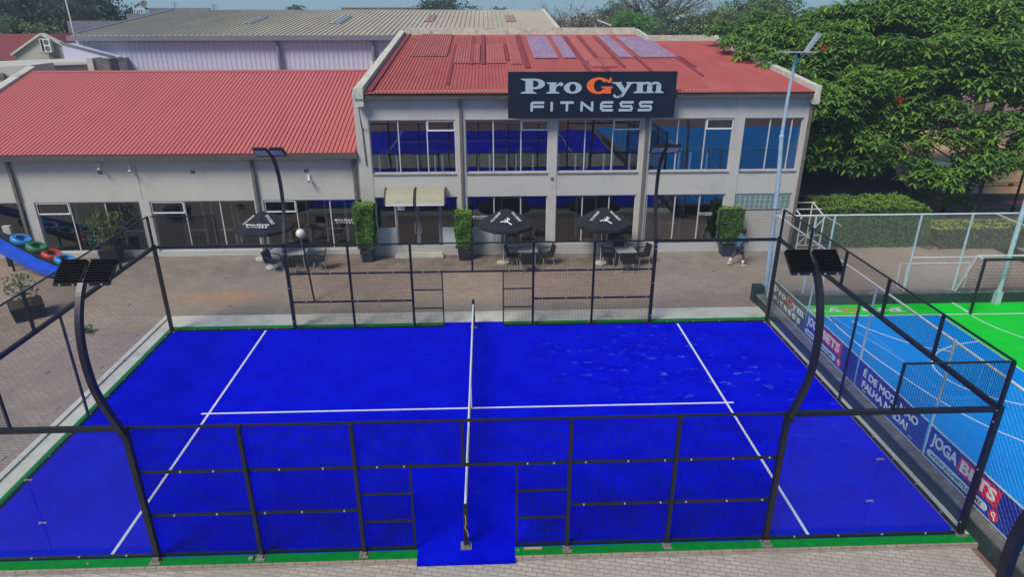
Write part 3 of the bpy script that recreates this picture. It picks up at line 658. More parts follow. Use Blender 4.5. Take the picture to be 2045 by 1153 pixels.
# door
m=MB()
for x in (-3.36,-2.51,-2.43,-1.55): m.box(x-.04,x+.04,FY+.0,FY+.08,.16,2.6)
m.box(-3.32,-1.59,FY+.001,FY+.079,2.22,2.3); m.box(-3.32,-1.59,FY+.001,FY+.079,.16,.32); m.box(-3.32,-1.59,FY+.001,FY+.079,2.54,2.6)
d=m.build('door','doorframe',gym)
m=MB(); m.box(-3.32,-2.55,FY+.04,FY+.05,.32,2.22); m.box(-2.39,-1.59,FY+.04,FY+.05,.32,2.22); m.box(-3.32,-1.59,FY+.04,FY+.05,2.3,2.54); m.build('pane','win_glass',d)
for x in (-2.57,-2.37):
    m=MB(); s=-1 if x<-2.5 else 1
    m.tube([(x,FY-.0,1.0),(x+.0,FY-.07,1.03),(x+.05*s,FY-.08,1.25),(x,FY-.07,1.47),(x,FY,1.5)],.014,6); m.build('handle','alu',d)
m=MB(); m.box(-3.3,-3.0,FY-.012,FY-.001,2.05,2.42); m.build('notice','white',d)
m=MB(); m.box(-3.5,-1.42,FY-.4,FY-.041,0,.1); m.box(-3.45,-1.47,FY-.3,FY-.0405,.1,.158); m.build('door_step','concrete',gym)
def decal(px,pz,s,y,parent):
    a,o=logo(Frame((px,y,pz),(1,0,0),(0,0,1),s),.003); a.build('window_lettering','white',parent); o.build('window_lettering','white',parent)
decal(-.15,1.68,.075,FY+.095,gym); decal(9.7,1.72,.06,FY+.095,gym)
m=MB(); m.box(3.2,3.32,FY-.05,FY-.021,3.3,3.42); m.build('junction_box','coping',gym)
# gym machines inside
def treadmill(x,y,z,label,first=[None]):
    if first[0] is None:
        t=thing('treadmill',label,'treadmill',(x,y,z),'treadmills behind the upper windows',world=False)
        m=MB(); m.box(-.38,.38,-.2,1.4,.02,.18); m.build('deck','gymdark',t)
        m=MB()
        for s in (-1,1): m.box(s*.36-.035,s*.36+.035,-.2,-.13,.18,1.3)
        m.build('upright','white',t)
        m=MB(); m.box(-.4,.4,-.25,-.1,1.3,1.5); m.build('console','gymdark',t)
        first[0]=t
    else: dup(first[0],(x,y,z),0,label)
for i,x in enumerate((-3.6,-2.0,-.98,1.0,2.1,3.9,5.1,6.2,8.3,9.5)):
    treadmill(x,12.75,3.1,['white-post treadmill behind the upper window left of the first pillar, leftmost','second treadmill from the left behind the upper windows','treadmill upstairs just left of the first pillar','treadmill upstairs just right of the first pillar','treadmill upstairs under the left part of the sign','treadmill upstairs just right of the second pillar','treadmill upstairs in the middle of the third window bay','treadmill upstairs left of the far right floodlight mast','treadmill upstairs right of the far right floodlight mast','rightmost treadmill behind the upper windows'][i])
def rack(x,y,z,label,first=[None]):
    if first[0] is None:
        t=thing('weight_machine',label,'gym machine',(x,y,z),'weight machines behind the ground floor windows',world=False)
        m=MB()
        for a in (-.45,.45): m.box(a-.05,a+.05,-.05,.05,0,2.0)
        m.box(-.4,.4,-.04,.04,1.9,1.98); m.box(-.4,.4,-.04,.04,.6,.68); m.build('frame','gymgrey',t)
        m=MB(); m.box(-.2,.2,-.3,.3,.45,.55); m.box(-.2,.2,.3,.38,.5,1.2); m.build('seat','gymdark',t)
        m=MB(); m.box(-.15,.15,.06,.2,.1,.58); m.build('weight_stack','gymdark',t); first[0]=t
    else: dup(first[0],(x,y,z),0,label)

# left wing
LY=12.6
lw=thing('gym_wing','long single-storey off-white wing with a ribbed red roof, left of the gym','building',(-12.3,12.6,0))
m=MB(); lc=[(-24.2,-23.7),(-18.95,-18.5),(-14.17,-13.75),(-9.36,-9.0)]
m.box(-24.2,-4.79,LY-.05,LY+.3,0,.24); m.box(-24.2,-4.79,LY,LY+.3,2.47,4.6)
for a,b in lc: m.box(a,b,LY-.02,LY+.3,.2401,2.469)
m.box(-22.9,-22.62,LY+.301,21,0,4.5)
m.build('wall','wall',lw)
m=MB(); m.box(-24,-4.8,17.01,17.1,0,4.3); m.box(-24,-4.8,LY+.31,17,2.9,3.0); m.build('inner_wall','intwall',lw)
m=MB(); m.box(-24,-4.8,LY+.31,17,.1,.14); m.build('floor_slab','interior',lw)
m=MB(); m.box(-24.2,-4.8,12.12,12.26,4.3,4.52); m.box(-24.2,-4.8,12.261,12.59,4.4,4.44); m.build('gutter','fascia',lw)
m=MB(); ribs(-22.6,-4.82,(12.14,4.56),(21.17,7.08),.185,.024,-.05,m)
m.add([(-22.6,21.171,7.08),(-4.82,21.171,7.08),(-4.82,28,5.0),(-22.6,28,5.0)],[(0,1,2,3)]); rf=m.build('roof','red',lw)
m=MB(); m.hexa([(-22.6,20.95,7.03),(-4.82,20.95,7.03),(-4.82,21.4,7.03),(-22.6,21.4,7.03)],[(-22.6,20.95,7.06),(-4.82,20.95,7.06),(-4.82,21.4,7.09),(-22.6,21.4,7.09)]); m.build('ridge_cap','red',rf)
m=MB(); m.hexa([(-23.05,11.9,4.2),(-22.61,11.9,4.2),(-22.61,21.6,6.9),(-23.05,21.6,6.9)],[(-23.05,11.9,4.72),(-22.61,11.9,4.72),(-22.61,21.6,7.3),(-23.05,21.6,7.3)]); m.build('parapet','concrete',lw)
for i,(x0,x1) in enumerate([(-23.7,-18.95),(-18.5,-14.17),(-13.75,-9.36),(-9.0,-4.79)]):
    L=x1-x0; mu=[x0+.32*L,x0+.66*L]; window(lw,x0,x1,.241,2.469,LY+.08,mu,(x0,mu[0]) if i else None,transom=.5)
for x in (-19.05,-9.22):
    m=MB(); m.box(x-.06,x+.06,LY-.14,LY-.052,0.02,4.3); m.build('downpipe','pipebrown',lw)
m=MB(); m.box(-5.1,-4.98,LY-.14,LY-.052,0.02,4.3); m.build('downpipe','pipebrown',lw)
for x in (-15.48,-11.71,-7.03):
    m=MB(); m.box(x-.09,x+.09,LY-.012,LY-.001,3.65,3.78)
    for k in range(3): m.box(x-.08,x+.08,LY-.02,LY-.0125,3.665+k*.04,3.68+k*.04)
    m.build('air_vent','coping',lw)
m=MB(); m.box(-14.0,-13.985,LY-.004,LY-.001,2.5,4.3); m.build('wall_crack','coping',lw)
decal(-6.1,1.5,.085,LY+.075,lw)
for i,x in enumerate((-17.2,-15.3,-12.6,-11.3,-10.2,-8.0,-6.3,1.6,5.0,8.9)):
    rack(x,13.9,.14 if x<-4.8 else .2,['grey weight machine behind the window above the slide','grey weight machine behind the big planter','grey weight machine behind the far left corner of the court','second weight machine right of the pale pillar','weight machine behind the leftmost parasol','weight machine behind the white globe lamp','weight machine left of the tall shrub by the pillar','weight machine behind the middle parasol','weight machine behind the right parasol','weight machine behind the right ground floor window'][i])
m=MB(); m.box(-15.35,-14.75,14.6,14.9,1.2,1.45); tag(m.build('exercise_bench',mat('yellow_pad',(.55,.38,.03),.6)),'yellow padded bench end glimpsed behind the left wing window','bench')

def cctv(x,y,z,label,g='cameras on the gym walls'):
    t=thing('security_camera',label,'camera',(x,y,z),g)
    m=MB(); m.box(x-.06,x+.06,y-.04,y,z-.06,z+.06); m.tube([(x,y-.03,z),(x+.03,y-.15,z-.08)],.02,6); m.build('mount','white',t)
    m=MB(); m.tube([(x+.03,y-.08,z-.1),(x+.05,y-.3,z-.17)],.05,8); m.build('camera_body','white',t)
    m=MB(); m.tube([(x+.05,y-.301,z-.17),(x+.052,y-.31,z-.172)],.035,8); m.build('lens','black',t)
cctv(-15.4,12.55,4.05,'small white box camera under the left wing gutter'); cctv(-14.2,12.58,3.95,'white camera at the wall crack above the pale pillar'); cctv(-6.95,12.58,3.5,'dark-lensed white camera near the right end of the left wing')
# sign
t=thing('gym_sign','large dark navy sign reading Pro Gym FITNESS on the roof edge','sign',(4.7,11.8,5.86))
m=MB(); m.box(1.4,8.06,11.80,11.90,5.92,7.70); m.build('board','navy',t)
m=MB()
for x in (2.0,4.7,7.4): m.beam((x,11.9,7.4),(x,13.4,7.05),.05); m.box(x-.03,x+.03,11.901,11.93,6,7.6)
m.build('bracket','galv',t)
a,o=logo(Frame((1.4+.47,11.799,6.885),(1,0,0),(0,0,1),.5525),.02); a.build('lettering','lett',t); o.build('orange_letter','orange',t)
# awning
t=thing('door_awning','beige two-panel awning over the glass gym doors','awning',(-2.5,12.3,2.6))
for (a,b) in ((-3.68,-2.55),(-2.42,-1.27)):
    m=MB(); pts=[(12.28,3.02),(12.05,2.99),(11.8,2.88),(11.6,2.7),(11.5,2.5)]
    for p,q in zip(pts[:-1],pts[1:]): m.add([(a,p[0],p[1]),(b,p[0],p[1]),(b,q[0],q[1]),(a,q[0],q[1]),(a,p[0],p[1]-.012),(b,p[0],p[1]-.012),(b,q[0],q[1]-.012),(a,q[0],q[1]-.012)],[(0,3,2,1),(4,5,6,7),(0,4,7,3),(1,2,6,5)])
    m.build('canopy_sheet','awn',t)
    m=MB(); m.box(a,b,11.48,11.51,2.46,2.5); m.build('edge_trim','white',t)
for x in (-3.72,-2.485,-1.23):
    m=MB(); pts=[(x,12.28,3.04),(x,12.05,3.01),(x,11.8,2.9),(x,11.6,2.72),(x,11.5,2.5)]
    for p,q in zip(pts[:-1],pts[1:]): m.beam(p,q,.05,.04)
    m.beam((x,12.28,2.6),(x,11.6,2.66),.03); m.build('bracket','black',t)

# ------------------------------------------------------------------ warehouse and far buildings
wh=thing('warehouse','long grey-roofed warehouse with violet-grey cladding behind the gym','building',(-10,38,0))
m=MB(); ribs(-25.3,5.4,(30.0,8.52),(46,10.02),.33,.06,.06,m); m.add([(-25.3,46.001,10.02),(5.4,46.001,10.02),(5.4,62,8.5),(-25.3,62,8.5)],[(0,1,2,3)]); wr=m.build('roof','whroof',wh)
for i,(x0,x1,y0,y1) in enumerate([(-16.6,-15.9,36,40.3),(-10.5,-9.7,35.8,41),(-3.9,-3.2,37,41),(2.1,2.8,37,41)]):
    p=MB(); zz=lambda y:8.52+(y-30)*1.5/16+.08; ribs(x0,x1,(y0,zz(y0)),(y1,zz(y1)),.33,.06,.05,p); p.build('roof_light',['skyl','skyl','pinkpatch','pinkpatch'][i],wr)
m=MB(); x=-25.0; vs=[]
while x<5.2:
    for dx,dy in ((0,0),(.14,0),(.18,-.022),(.26,-.022),(.3,0)): vs.append((x+dx,30.3+dy))
    x+=.31
n=len(vs); m.add([(a,b,0) for a,b in vs]+[(a,b,8.3) for a,b in vs],[(i,i+1,n+i+1,n+i) for i in range(n-1)])
m.box(-25.2,-25.0,30.35,62,0,8.4); m.box(5.2,5.4,30.35,62,0,8.4); m.build('wall','whwall',wh)
m=MB(); m.box(-25.4,5.5,29.75,29.98,8.22,8.52); m.build('gutter','whgutter',wh)
for x in (-12.6,-6.6):
    m=MB(); m.tube([(x,29.9,8.2),(x,30.05,7.9),(x+.05,30.1,0)],.13,8); m.build('downpipe','whgutter',wh)
m=MB(); m.hexa([(5.3,29.9,8.3),(5.6,29.9,8.3),(5.6,46,9.8),(5.3,46,9.8)],[(5.3,29.9,8.62),(5.6,29.9,8.62),(5.6,46,10.14),(5.3,46,10.14)]); m.build('verge','cream',wh)
m=MB()
for i,(x0,z0) in enumerate([(-25.2,9.2),(-24.2,9.5)]): pass
m.hexa([(-25.6,31,8.3),(-25.35,31,8.3),(-25.35,46,9.8),(-25.6,46,9.8)],[(-25.6,31,8.68),(-25.35,31,8.68),(-25.35,46,10.1),(-25.6,46,10.1)]); m.build('parapet','whgutter',wh)
# lean-to
t=thing('lean_to','pale blue corrugated lean-to with sloping roof at the warehouse corner','building',(-23.3,28.8,0))
m=MB(); m.hexa([(-25,28.4,0),(-22.2,28.4,0),(-22.2,29.7,0),(-25,29.7,0)],[(-25,28.4,8.1),(-22.2,28.4,7.3),(-22.2,29.7,7.3),(-25,29.7,8.1)]); m.build('wall','whwall',t)
m=MB(); m.beam((-25.1,28.5,8.17),(-22.1,28.5,7.36),.35,.05); m.build('roof','whgutter',t)
t=thing('concrete_block','dark weathered concrete block at the end of the flat roof','structure',(-21.3,25.5,0))
m=MB(); m.box(-21.8,-20.95,25.6,26.6,0,7.4); m.build('wall','coping',t); m=MB(); m.box(-22.15,-21.81,25.5,26.6,0,7.45); m.build('pier','concrete',t)
t=thing('flat_roof_building','low pale building with a thin flat roof, left of the warehouse','building',(-26,26,0))
m=MB(); m.hexa([(-34,26.2,0),(-22.16,26.0,0),(-22.16,30,0),(-34,32,0)],[(-34,26.2,6.7),(-22.16,26.0,7.1),(-22.16,30,7.1),(-34,32,6.7)]); m.build('wall','wall',t)
m=MB(); m.hexa([(-34,25.8,6.7),(-22.16,25.6,7.12),(-22.16,31,7.12),(-34,32,6.7)],[(-34,25.8,6.82),(-22.16,25.6,7.24),(-22.16,31,7.24),(-34,32,6.82)]); m.build('roof','concrete',t)
m=MB(); m.box(-30,-29.2,25.3,25.7,0,6.2); m.build('chimney','coping',t)
t=thing('wall_block','pale concrete parapet block with a round grey fan at the far left roof end','wall',(-25,22,0))
m=MB(); m.hexa([(-28,21.9,0),(-23.1,22.1,0),(-23.1,24,0),(-28,24,0)],[(-28,21.9,7.1),(-23.1,22.1,7.32),(-23.1,24,7.32),(-28,24,7.1)]); m.build('wall','wall',t)
m=MB(); m.tube([(-24.6,21.7,6.75),(-24.6,21.95,6.75)],.2,14); m.build('fan','coping',t)
# gable house
hs=thing('gable_house','cream gabled house with dark red tile roof behind the flat-roofed building','house',(-29.5,34,0))
m=MB(); m.add([(-31.5,34,0),(-27.2,34,0),(-27.2,34,7.3),(-29.4,34,8.5),(-31.5,34,7.25),(-31.5,34.3,0),(-27.2,34.3,0),(-27.2,34.3,7.3),(-29.4,34.3,8.5),(-31.5,34.3,7.25)],[(0,1,2,3,4),(9,8,7,6,5),(0,4,9,5),(1,6,7,2),(2,7,8,3),(3,8,9,4)]); m.build('wall','housewall',hs)
m=MB(); m.beam((-31.7,34.05,7.18),(-29.4,34.05,8.52),.5,.12); m.beam((-29.4,34.05,8.52),(-26.9,34.05,7.15),.5,.12); m.build('barge_board','cream',hs)
m=MB(); m.add([(-45,34.5,6.8),(-31.4,34.5,6.8),(-31.0,38.5,8.4),(-45,38.5,8.4)],[(0,1,2,3)]); m.add([(-31.6,34.3,7.2),(-29.4,34.3,8.5),(-29.4,39,8.5),(-31.6,39,7.2)],[(0,1,2,3)]); m.add([(-29.4,34.3,8.5),(-27,34.3,7.2),(-27,39,7.2),(-29.4,39,8.5)],[(0,1,2,3)]); m.build('roof','tile',hs)
m=MB(); m.box(-45,-31.6,34.9,35.1,0,6.75); m.build('wall','housewall',hs)
m=MB(); m.add([(-28.2,33.99,6.9),(-27.75,33.99,6.9),(-27.75,33.99,7.2),(-27.97,33.99,7.42),(-28.2,33.99,7.2)],[(0,1,2,3,4)]); m.build('arched_opening','coping',hs)
t=thing('air_conditioner','two-fan white air conditioner on a bracket on the cream gable','air conditioner',(-29.1,33.9,7.3))
m=MB(); m.box(-29.4,-28.75,33.55,33.85,7.38,8.22); c_=m.build('casing','white',t)
for z in (7.6,8.0):
    m=MB(); m.tube([(-28.98,33.54,z),(-28.98,33.549,z)],.17,14); m.build('fan_grille','coping',t)
m=MB(); m.box(-29.35,-29.2,33.535,33.549,7.42,8.18); m.build('side_grille','black',t)
m=MB(); m.beam((-29.5,33.5,7.34),(-28.6,33.5,7.34),.05); m.beam((-29.3,33.95,7.0),(-28.7,33.55,7.32),.04); m.beam((-28.6,33.9,7.0),(-29.2,33.5,7.3),.04); m.build('bracket','pipebrown',t)
# skyline bits
t=thing('rooftop_wall','long dark stepped parapet wall behind the left warehouse roof','wall',(-28,46.5,0))
m=MB(); m.box(-34.5,-29.5,46.2,46.6,0,9.2); m.box(-29.49,-27.6,46.2,46.6,0,9.75); m.box(-27.59,-22.6,46.2,46.6,0,10.2); m.build('wall','whgutter',t)
t=thing('roof_railing','small white railing on the skyline left of the warehouse','railing',(-29,48,9.5))
m=MB(); m.box(-29.7,-28.7,48,48.05,10.1,10.16)
for k in range(6): m.box(-29.7+k*.19,-29.66+k*.19,48,48.05,9.4,10.1)
m.build('rail','white',t)
t=thing('distant_building','low pale flat-topped building on the skyline behind the warehouse','building',(-17,110,0))
m=MB(); m.box(-24,-10.6,109.5,118,0,10.55); m.build('wall','wall',t); m=MB(); m.box(-24.2,-10.4,109.3,118.2,10.55,10.75); m.build('roof','whroof',t)
def antenna(x,y,z,h,label,dish=False):
    t=thing('antenna',label,'antenna',(x,y,z),'antennas on the skyline')
    m=MB(); m.tube([(x,y,z),(x,y,z+h)],.03,5)
    if not dish:
        for k in range(3): m.tube([(x-.3,y,z+h*(.5+.2*k)),(x+.3,y,z+h*(.5+.2*k))],.018,4)
    m.build('mast','whgutter',t)
    if dish:
        m=MB(); m.lathe((x,y-.05,z+h),[(.02,-.02),(.22,.04),(.3,.12),(.31,.14),(.2,.08)],12); m.xf(Matrix.Translation((x,y,z+h))@Matrix.Rotation(R(65),4,'X')@Matrix.Translation((-x,-y,-z-h))); m.build('dish','coping',t)
antenna(-28.4,47.5,9.6,.9,'satellite dish on the skyline, leftmost of the antennas',True); antenna(-25.9,47.5,9.6,1.1,'ladder-like antenna on the skyline between the dish and the far one'); antenna(-22.6,47.5,9.8,.7,'rightmost antenna above the grey warehouse roof')
t=thing('lamp_pole','tall thin leaning white pole in front of the dark left tree','pole',(-28.4,36,0)); m=MB(); m.tube([(-28.36,36,0),(-28.37,36,6),(-28.42,36,12.5)],[.08,.06,.05],8); m.build('pole','whitepipe',t)
t=thing('roof_lamp','small white lamp head on a thin post behind the gym roof','lamp',(8,32,0))
m=MB(); m.tube([(7.9,32,0),(7.9,32,9.1)],.04,6); m.build('post','alu',t); m=MB(); m.hexa([(8.0,31.9,9.32),(8.9,31.9,9.0),(8.9,32.1,9.0),(8.0,32.1,9.32)],[(8.0,31.9,9.4),(8.9,31.9,9.08),(8.9,32.1,9.08),(8.0,32.1,9.4)]); m.build('lamp_head','white',t)
t=thing('utility_mast','thin dark mast on the skyline above the round tree','mast',(20,80,0)); m=MB(); m.tube([(19.1,80,0),(19.2,80,14)],.12,6); m.build('mast','whgutter',t)

# ------------------------------------------------------------------ sports court walls, fences, banners
t=thing('low_wall','low dark green wall with grey coping closing the far side of the sports court','wall',(20,6.4,0))
m=MB(); m.box(10.66,46,6.3,6.55,-.05,.40); m.build('wall','darkwall',t); m=MB(); m.box(10.64,46,6.28,6.62,.4005,.47); m.build('coping','coping',t)
t=thing('low_wall','low dark wall with grey coping running beside the right glass wall','wall',(10.4,0,0))
m=MB(); m.box(10.25,10.5,-16,6.62,-.12,.30); m.build('wall','darkwall',t); m=MB(); m.box(10.245,10.63,-16,6.64,.3005,.345); m.build('coping','coping',t)
m=MB(); m.box(10.2,10.55,6.65,7.0,-.02,.62); m.build('end_block','darkwall',t)
def chainlink(p0,p1,z0,z1,parent,pitch=.085,w=.0052):
    mb=MB(); p0=Vector((p0[0],p0[1],0));p1=Vector((p1[0],p1[1],0)); L=(p1-p0).length; d=(p1-p0)/L; H=z1-z0
    n=int((L+H)/pitch)
    for i in range(n):
        s=i*pitch-H
        a=max(s,0);b=min(s+H,L)
        if b>a: mb.wire(p0+d*a+Vector((0,0,z0+(a-s))),p0+d*b+Vector((0,0,z0+(b-s))),w)
        if b>a: mb.wire(p0+d*a+Vector((0,0,z1-(a-s))),p0+d*b+Vector((0,0,z1-(b-s))),w*.45)
    mb.build('chain_link','chain',parent)
FZ=3.36
t=thing('chainlink_fence','tall chain-link fence on pale blue posts behind the sports court','fence',(18,6.4,0))
for x in (11.86,12.52,15.58,17.4,21.5,24.5,27.5):
    m=MB(); m.tube([(x,6.42,.47),(x,6.42,FZ)],.035,8); m.build('post','pipe',t)
m=MB(); m.tube([(10.42,6.42,FZ),(30,6.42,FZ)],.028,8); m.tube([(15.6,6.42,1.76),(30,6.42,1.76)],.022,6); m.build('rail','whitepipe',t)
chainlink((10.45,6.42),(30,6.42),.47,FZ,t,.1,.0068)
t=thing('chainlink_fence','chain-link fence on the low wall between the glass wall and the sports court','fence',(10.55,0,0))
for y in (6.35,3.35,.2,-2.9,-6.2,-9.2):
    m=MB(); m.tube([(10.55,y,.345),(10.55,y,FZ-.03)],.03,8); m.build('post','pipe',t)
m=MB(); m.tube([(10.55,6.4,FZ-.02),(10.55,-10,FZ-.12)],.028,8); m.build('rail','whitepipe',t)
chainlink((10.47,6.35),(10.47,-10),.36,FZ-.08,t,.14,.0026)
def banner(y0,y1,label,kind,z0=.40,z1=1.2):
    t=thing('banner',label,'banner',(10.5,(y0+y1)/2,z0),'banners tied along the court fence'); X=10.5
    m=MB(); m.box(X,X+.012,y1,y0,z0,z1); m.build('sheet','bannergrey' if kind=='g' else 'bannerblue',t)
    m=MB(); m.box(X-.012,X+.024,y1,y0,z1+.0005,z1+.02); m.box(X-.012,X+.024,y1,y0,z0-.022,z0-.0005); m.build('edge_rail','pipe',t)
    fr=Frame((X-.001,y0,z0),(0,-1,0),(0,0,1),1); H=z1-z0; L=y0-y1
    if kind=='g':
        a,o=logo(Frame((X-.001,y0-.22,z0+.44),(0,-1,0),(0,0,1),(L-.3)/10.4),.006); a.build('lettering','bannertext',t); o.build('orange_letter','orange',t)
    elif kind=='j':
        m=MB(); text(m,fr,'JOGA',.12,.42,.27,.86,.03,.006,.002); t2_=MB(); 
        m2=MB(); g_=Glyph(m2,fr,.004); g_.prism([(1.0,.37),(2.22,.33),(2.26,.74),(1.06,.72)]); m2.build('red_panel','bannerred',t)
        text(m,fr,'BETS',1.1,.42,.26,1.05,.03,.008,.003)
        m.build('lettering','bannertext',t)
        m3=MB(); g_=Glyph(m3,fr,.004); g_.rect(.16,1.95,.08,.25); g_.ring(.16,.165,.085,.085,0,0,90,270,8); g_.ring(1.95,.165,.085,.085,0,0,-90,90,8); m3.build('web_address_panel','pill',t)
        m4=MB(); text(m4,fr,'WWW.JOGABETS.CO.MZ',.2,.12,.09,1.68,.004,.006,.006); m4.build('web_address','navy',t)
        m5=MB(); g_=Glyph(m5,fr,.004); g_.ring(2.22,.17,.13,.13,0,0,0,360,16); m5.build('search_disc','bannerred',t)
        m6=MB(); g_=Glyph(m6,fr,.012); g_.ring(2.21,.19,.055,.055,.032,.032,0,360,12); g_.path([(2.24,.15),(2.27,.09)],.02); m6.build('search_symbol','bannertext',t)
    else:
        m=MB(); text(m,fr,'É DE MOZ, NÃO',.3,.46,.2,L-.6,.022); text(m,fr,'FALHA NADA!',.34,.15,.2,L-.95,.022); m.build('lettering','bannertext',t)
banner(6.1,3.38,'charcoal banner reading Pro Gym FITNESS at the far fence corner','g')
banner(3.32,.25,'blue betting banner with a red panel, behind the near right mast','j')
banner(.15,-2.85,'blue banner with two lines of pale Portuguese words, middle of the fence','m')
banner(-2.98,-6.0,'blue betting banner with a red panel and search symbol, nearest the camera','j')
# goal
def goal(x0,x1,y,h,dep,label,mp,mb_,g=None,net=True):
    t=thing('goal',label,'goal',((x0+x1)/2,y,0),g)
    for x in (x0,x1):
        m=MB(); m.tube([(x,y,0),(x,y,h)],.05,8); m.build('post',mp,t)
        m=MB(); m.tube([(x,y,h),(x,y+.35*dep,h+.0),(x,y+dep,.03),(x,y,.03)],.028,6); m.build('side_frame',mb_,t)
    m=MB(); m.tube([(x0-.05,y,h),(x1+.05,y,h)],.05,8); m.build('crossbar',mp,t)
    m=MB(); m.tube([(x0,y+.35*dep,h),(x1,y+.35*dep,h)],.025,6); m.build('back_bar',mb_,t)
    if net:
        m=MB(); n=int((x1-x0)/.12)
        for i in range(n+1):
            x=x0+(x1-x0)*i/n; m.wire((x,y+.35*dep,h),(x,y+dep,.03),.007)
        for j in range(15):
            k=j/14; p=(y+.35*dep+(dep*.65)*k,h+(.03-h)*k); m.wire((x0,p[0],p[1]),(x1,p[0],p[1]),.007)
            for x in (x0,x1): m.wire((x,y,p[1]),(x,p[0],p[1]),.007)
        m.build('netting','wire',t)
goal(17.44,20.44,5.35,2.04,1.15,'dark goal with white back frame on the green border','black','whitepipe')
t=thing('practice_frame','small white pipe frame with fine netting behind the dark goal','frame',(17.5,7.6,0))
m=MB(); m.tube([(16.36,7.6,0),(16.31,7.6,1.08),(18.7,7.6,1.08),(18.72,7.6,0)],.03,6); m.tube([(16.36,7.6,0),(16.4,8.1,0),(16.36,8.1,.9),(16.31,7.6,1.08)],.02,6); m.build('frame','whitepipe',t)
m=MB(); m.quad((16.36,7.62,.02),(18.7,7.62,.02),(18.68,7.62,1.06),(16.33,7.62,1.06)); m.build('netting','netting',t)
t=thing('court_light_pole','thick pale teal pole standing behind the goal at the right edge','pole',(18.95,6.2,0))
m=MB(); m.tube([(18.98,6.2,0),(18.96,6.2,3.2),(18.96,6.2,6.5)],[.085,.08,.06],10); m.build('pole','pipe',t)
m=MB(); m.box(18.88,19.08,6.1,6.3,0.012,.5); m.build('base','pipe',t)
m=MB(); m.beam((18.2,6.35,3.36),(19.9,6.2,2.7),.03); m.beam((18.96,6.2,3.7),(19.9,6.2,3.3),.03); m.build('brace','whitepipe',t)
# street light
t=thing('street_light','tall blue-grey solar street light between the court corner and the gym','street light',(10.72,6.9,0))
m=MB(); m.tube([(10.72,6.9,0),(10.55,6.9,4.4),(10.42,6.9,6.0)],[.085,.075,.068],12); m.tube([(10.42,6.9,6.0),(10.43,6.9,7.2),(10.48,6.9,8.6)],[.058,.052,.045],12); m.lathe((10.42,6.9,5.94),[(.08,0),(.085,.08),(.06,.1)],12); m.build('pole','steelpole',t)
m=MB(); m.hexa([(9.98,6.55,8.66),(10.98,6.55,8.66),(10.98,7.25,8.63),(9.98,7.25,8.63)],[(9.98,6.55,8.70),(10.98,6.55,8.70),(10.98,7.25,8.67),(9.98,7.25,8.67)]); m.build('solar_panel','alu',t)
m=MB(); m.beam((10.5,6.9,8.3),(10.78,6.9,8.62),.035); m.build('arm','steelpole',t)
m=MB(); m.hexa([(10.72,6.83,8.66),(10.80,6.83,8.62),(10.80,6.97,8.62),(10.72,6.97,8.66)],[(11.08,6.79,9.24),(11.18,6.79,9.19),(11.18,7.01,9.19),(11.08,7.01,9.24)]); m.build('lamp_head','alu',t)
# white rack beside the gym
t=thing('pipe_rack','white and rusty pipe frame standing beside the gym corner','frame',(14.6,12,0))
m=MB()
for x,z in ((13.95,2.05),(14.95,2.04)):
    m.tube([(x,12.9,0),(x,12.9,z)],.03,6); m.tube([(x,11.7,0),(x,11.7,z-.3),(x,12.9,z)],.03,6)
for y,z in ((11.7,1.75),(12.9,2.03),(12.3,1.9),(11.7,.9),(11.7,.45)): m.tube([(13.9,y,z),(15.1,y,z)],.022,6)
m.tube([(13.95,11.7,.45),(15.0,11.7,1.7)],.018,6); m.tube([(15.0,11.7,1.75),(15.8,11.7,1.3)],.018,6)
m.build('frame','whitepipe',t)

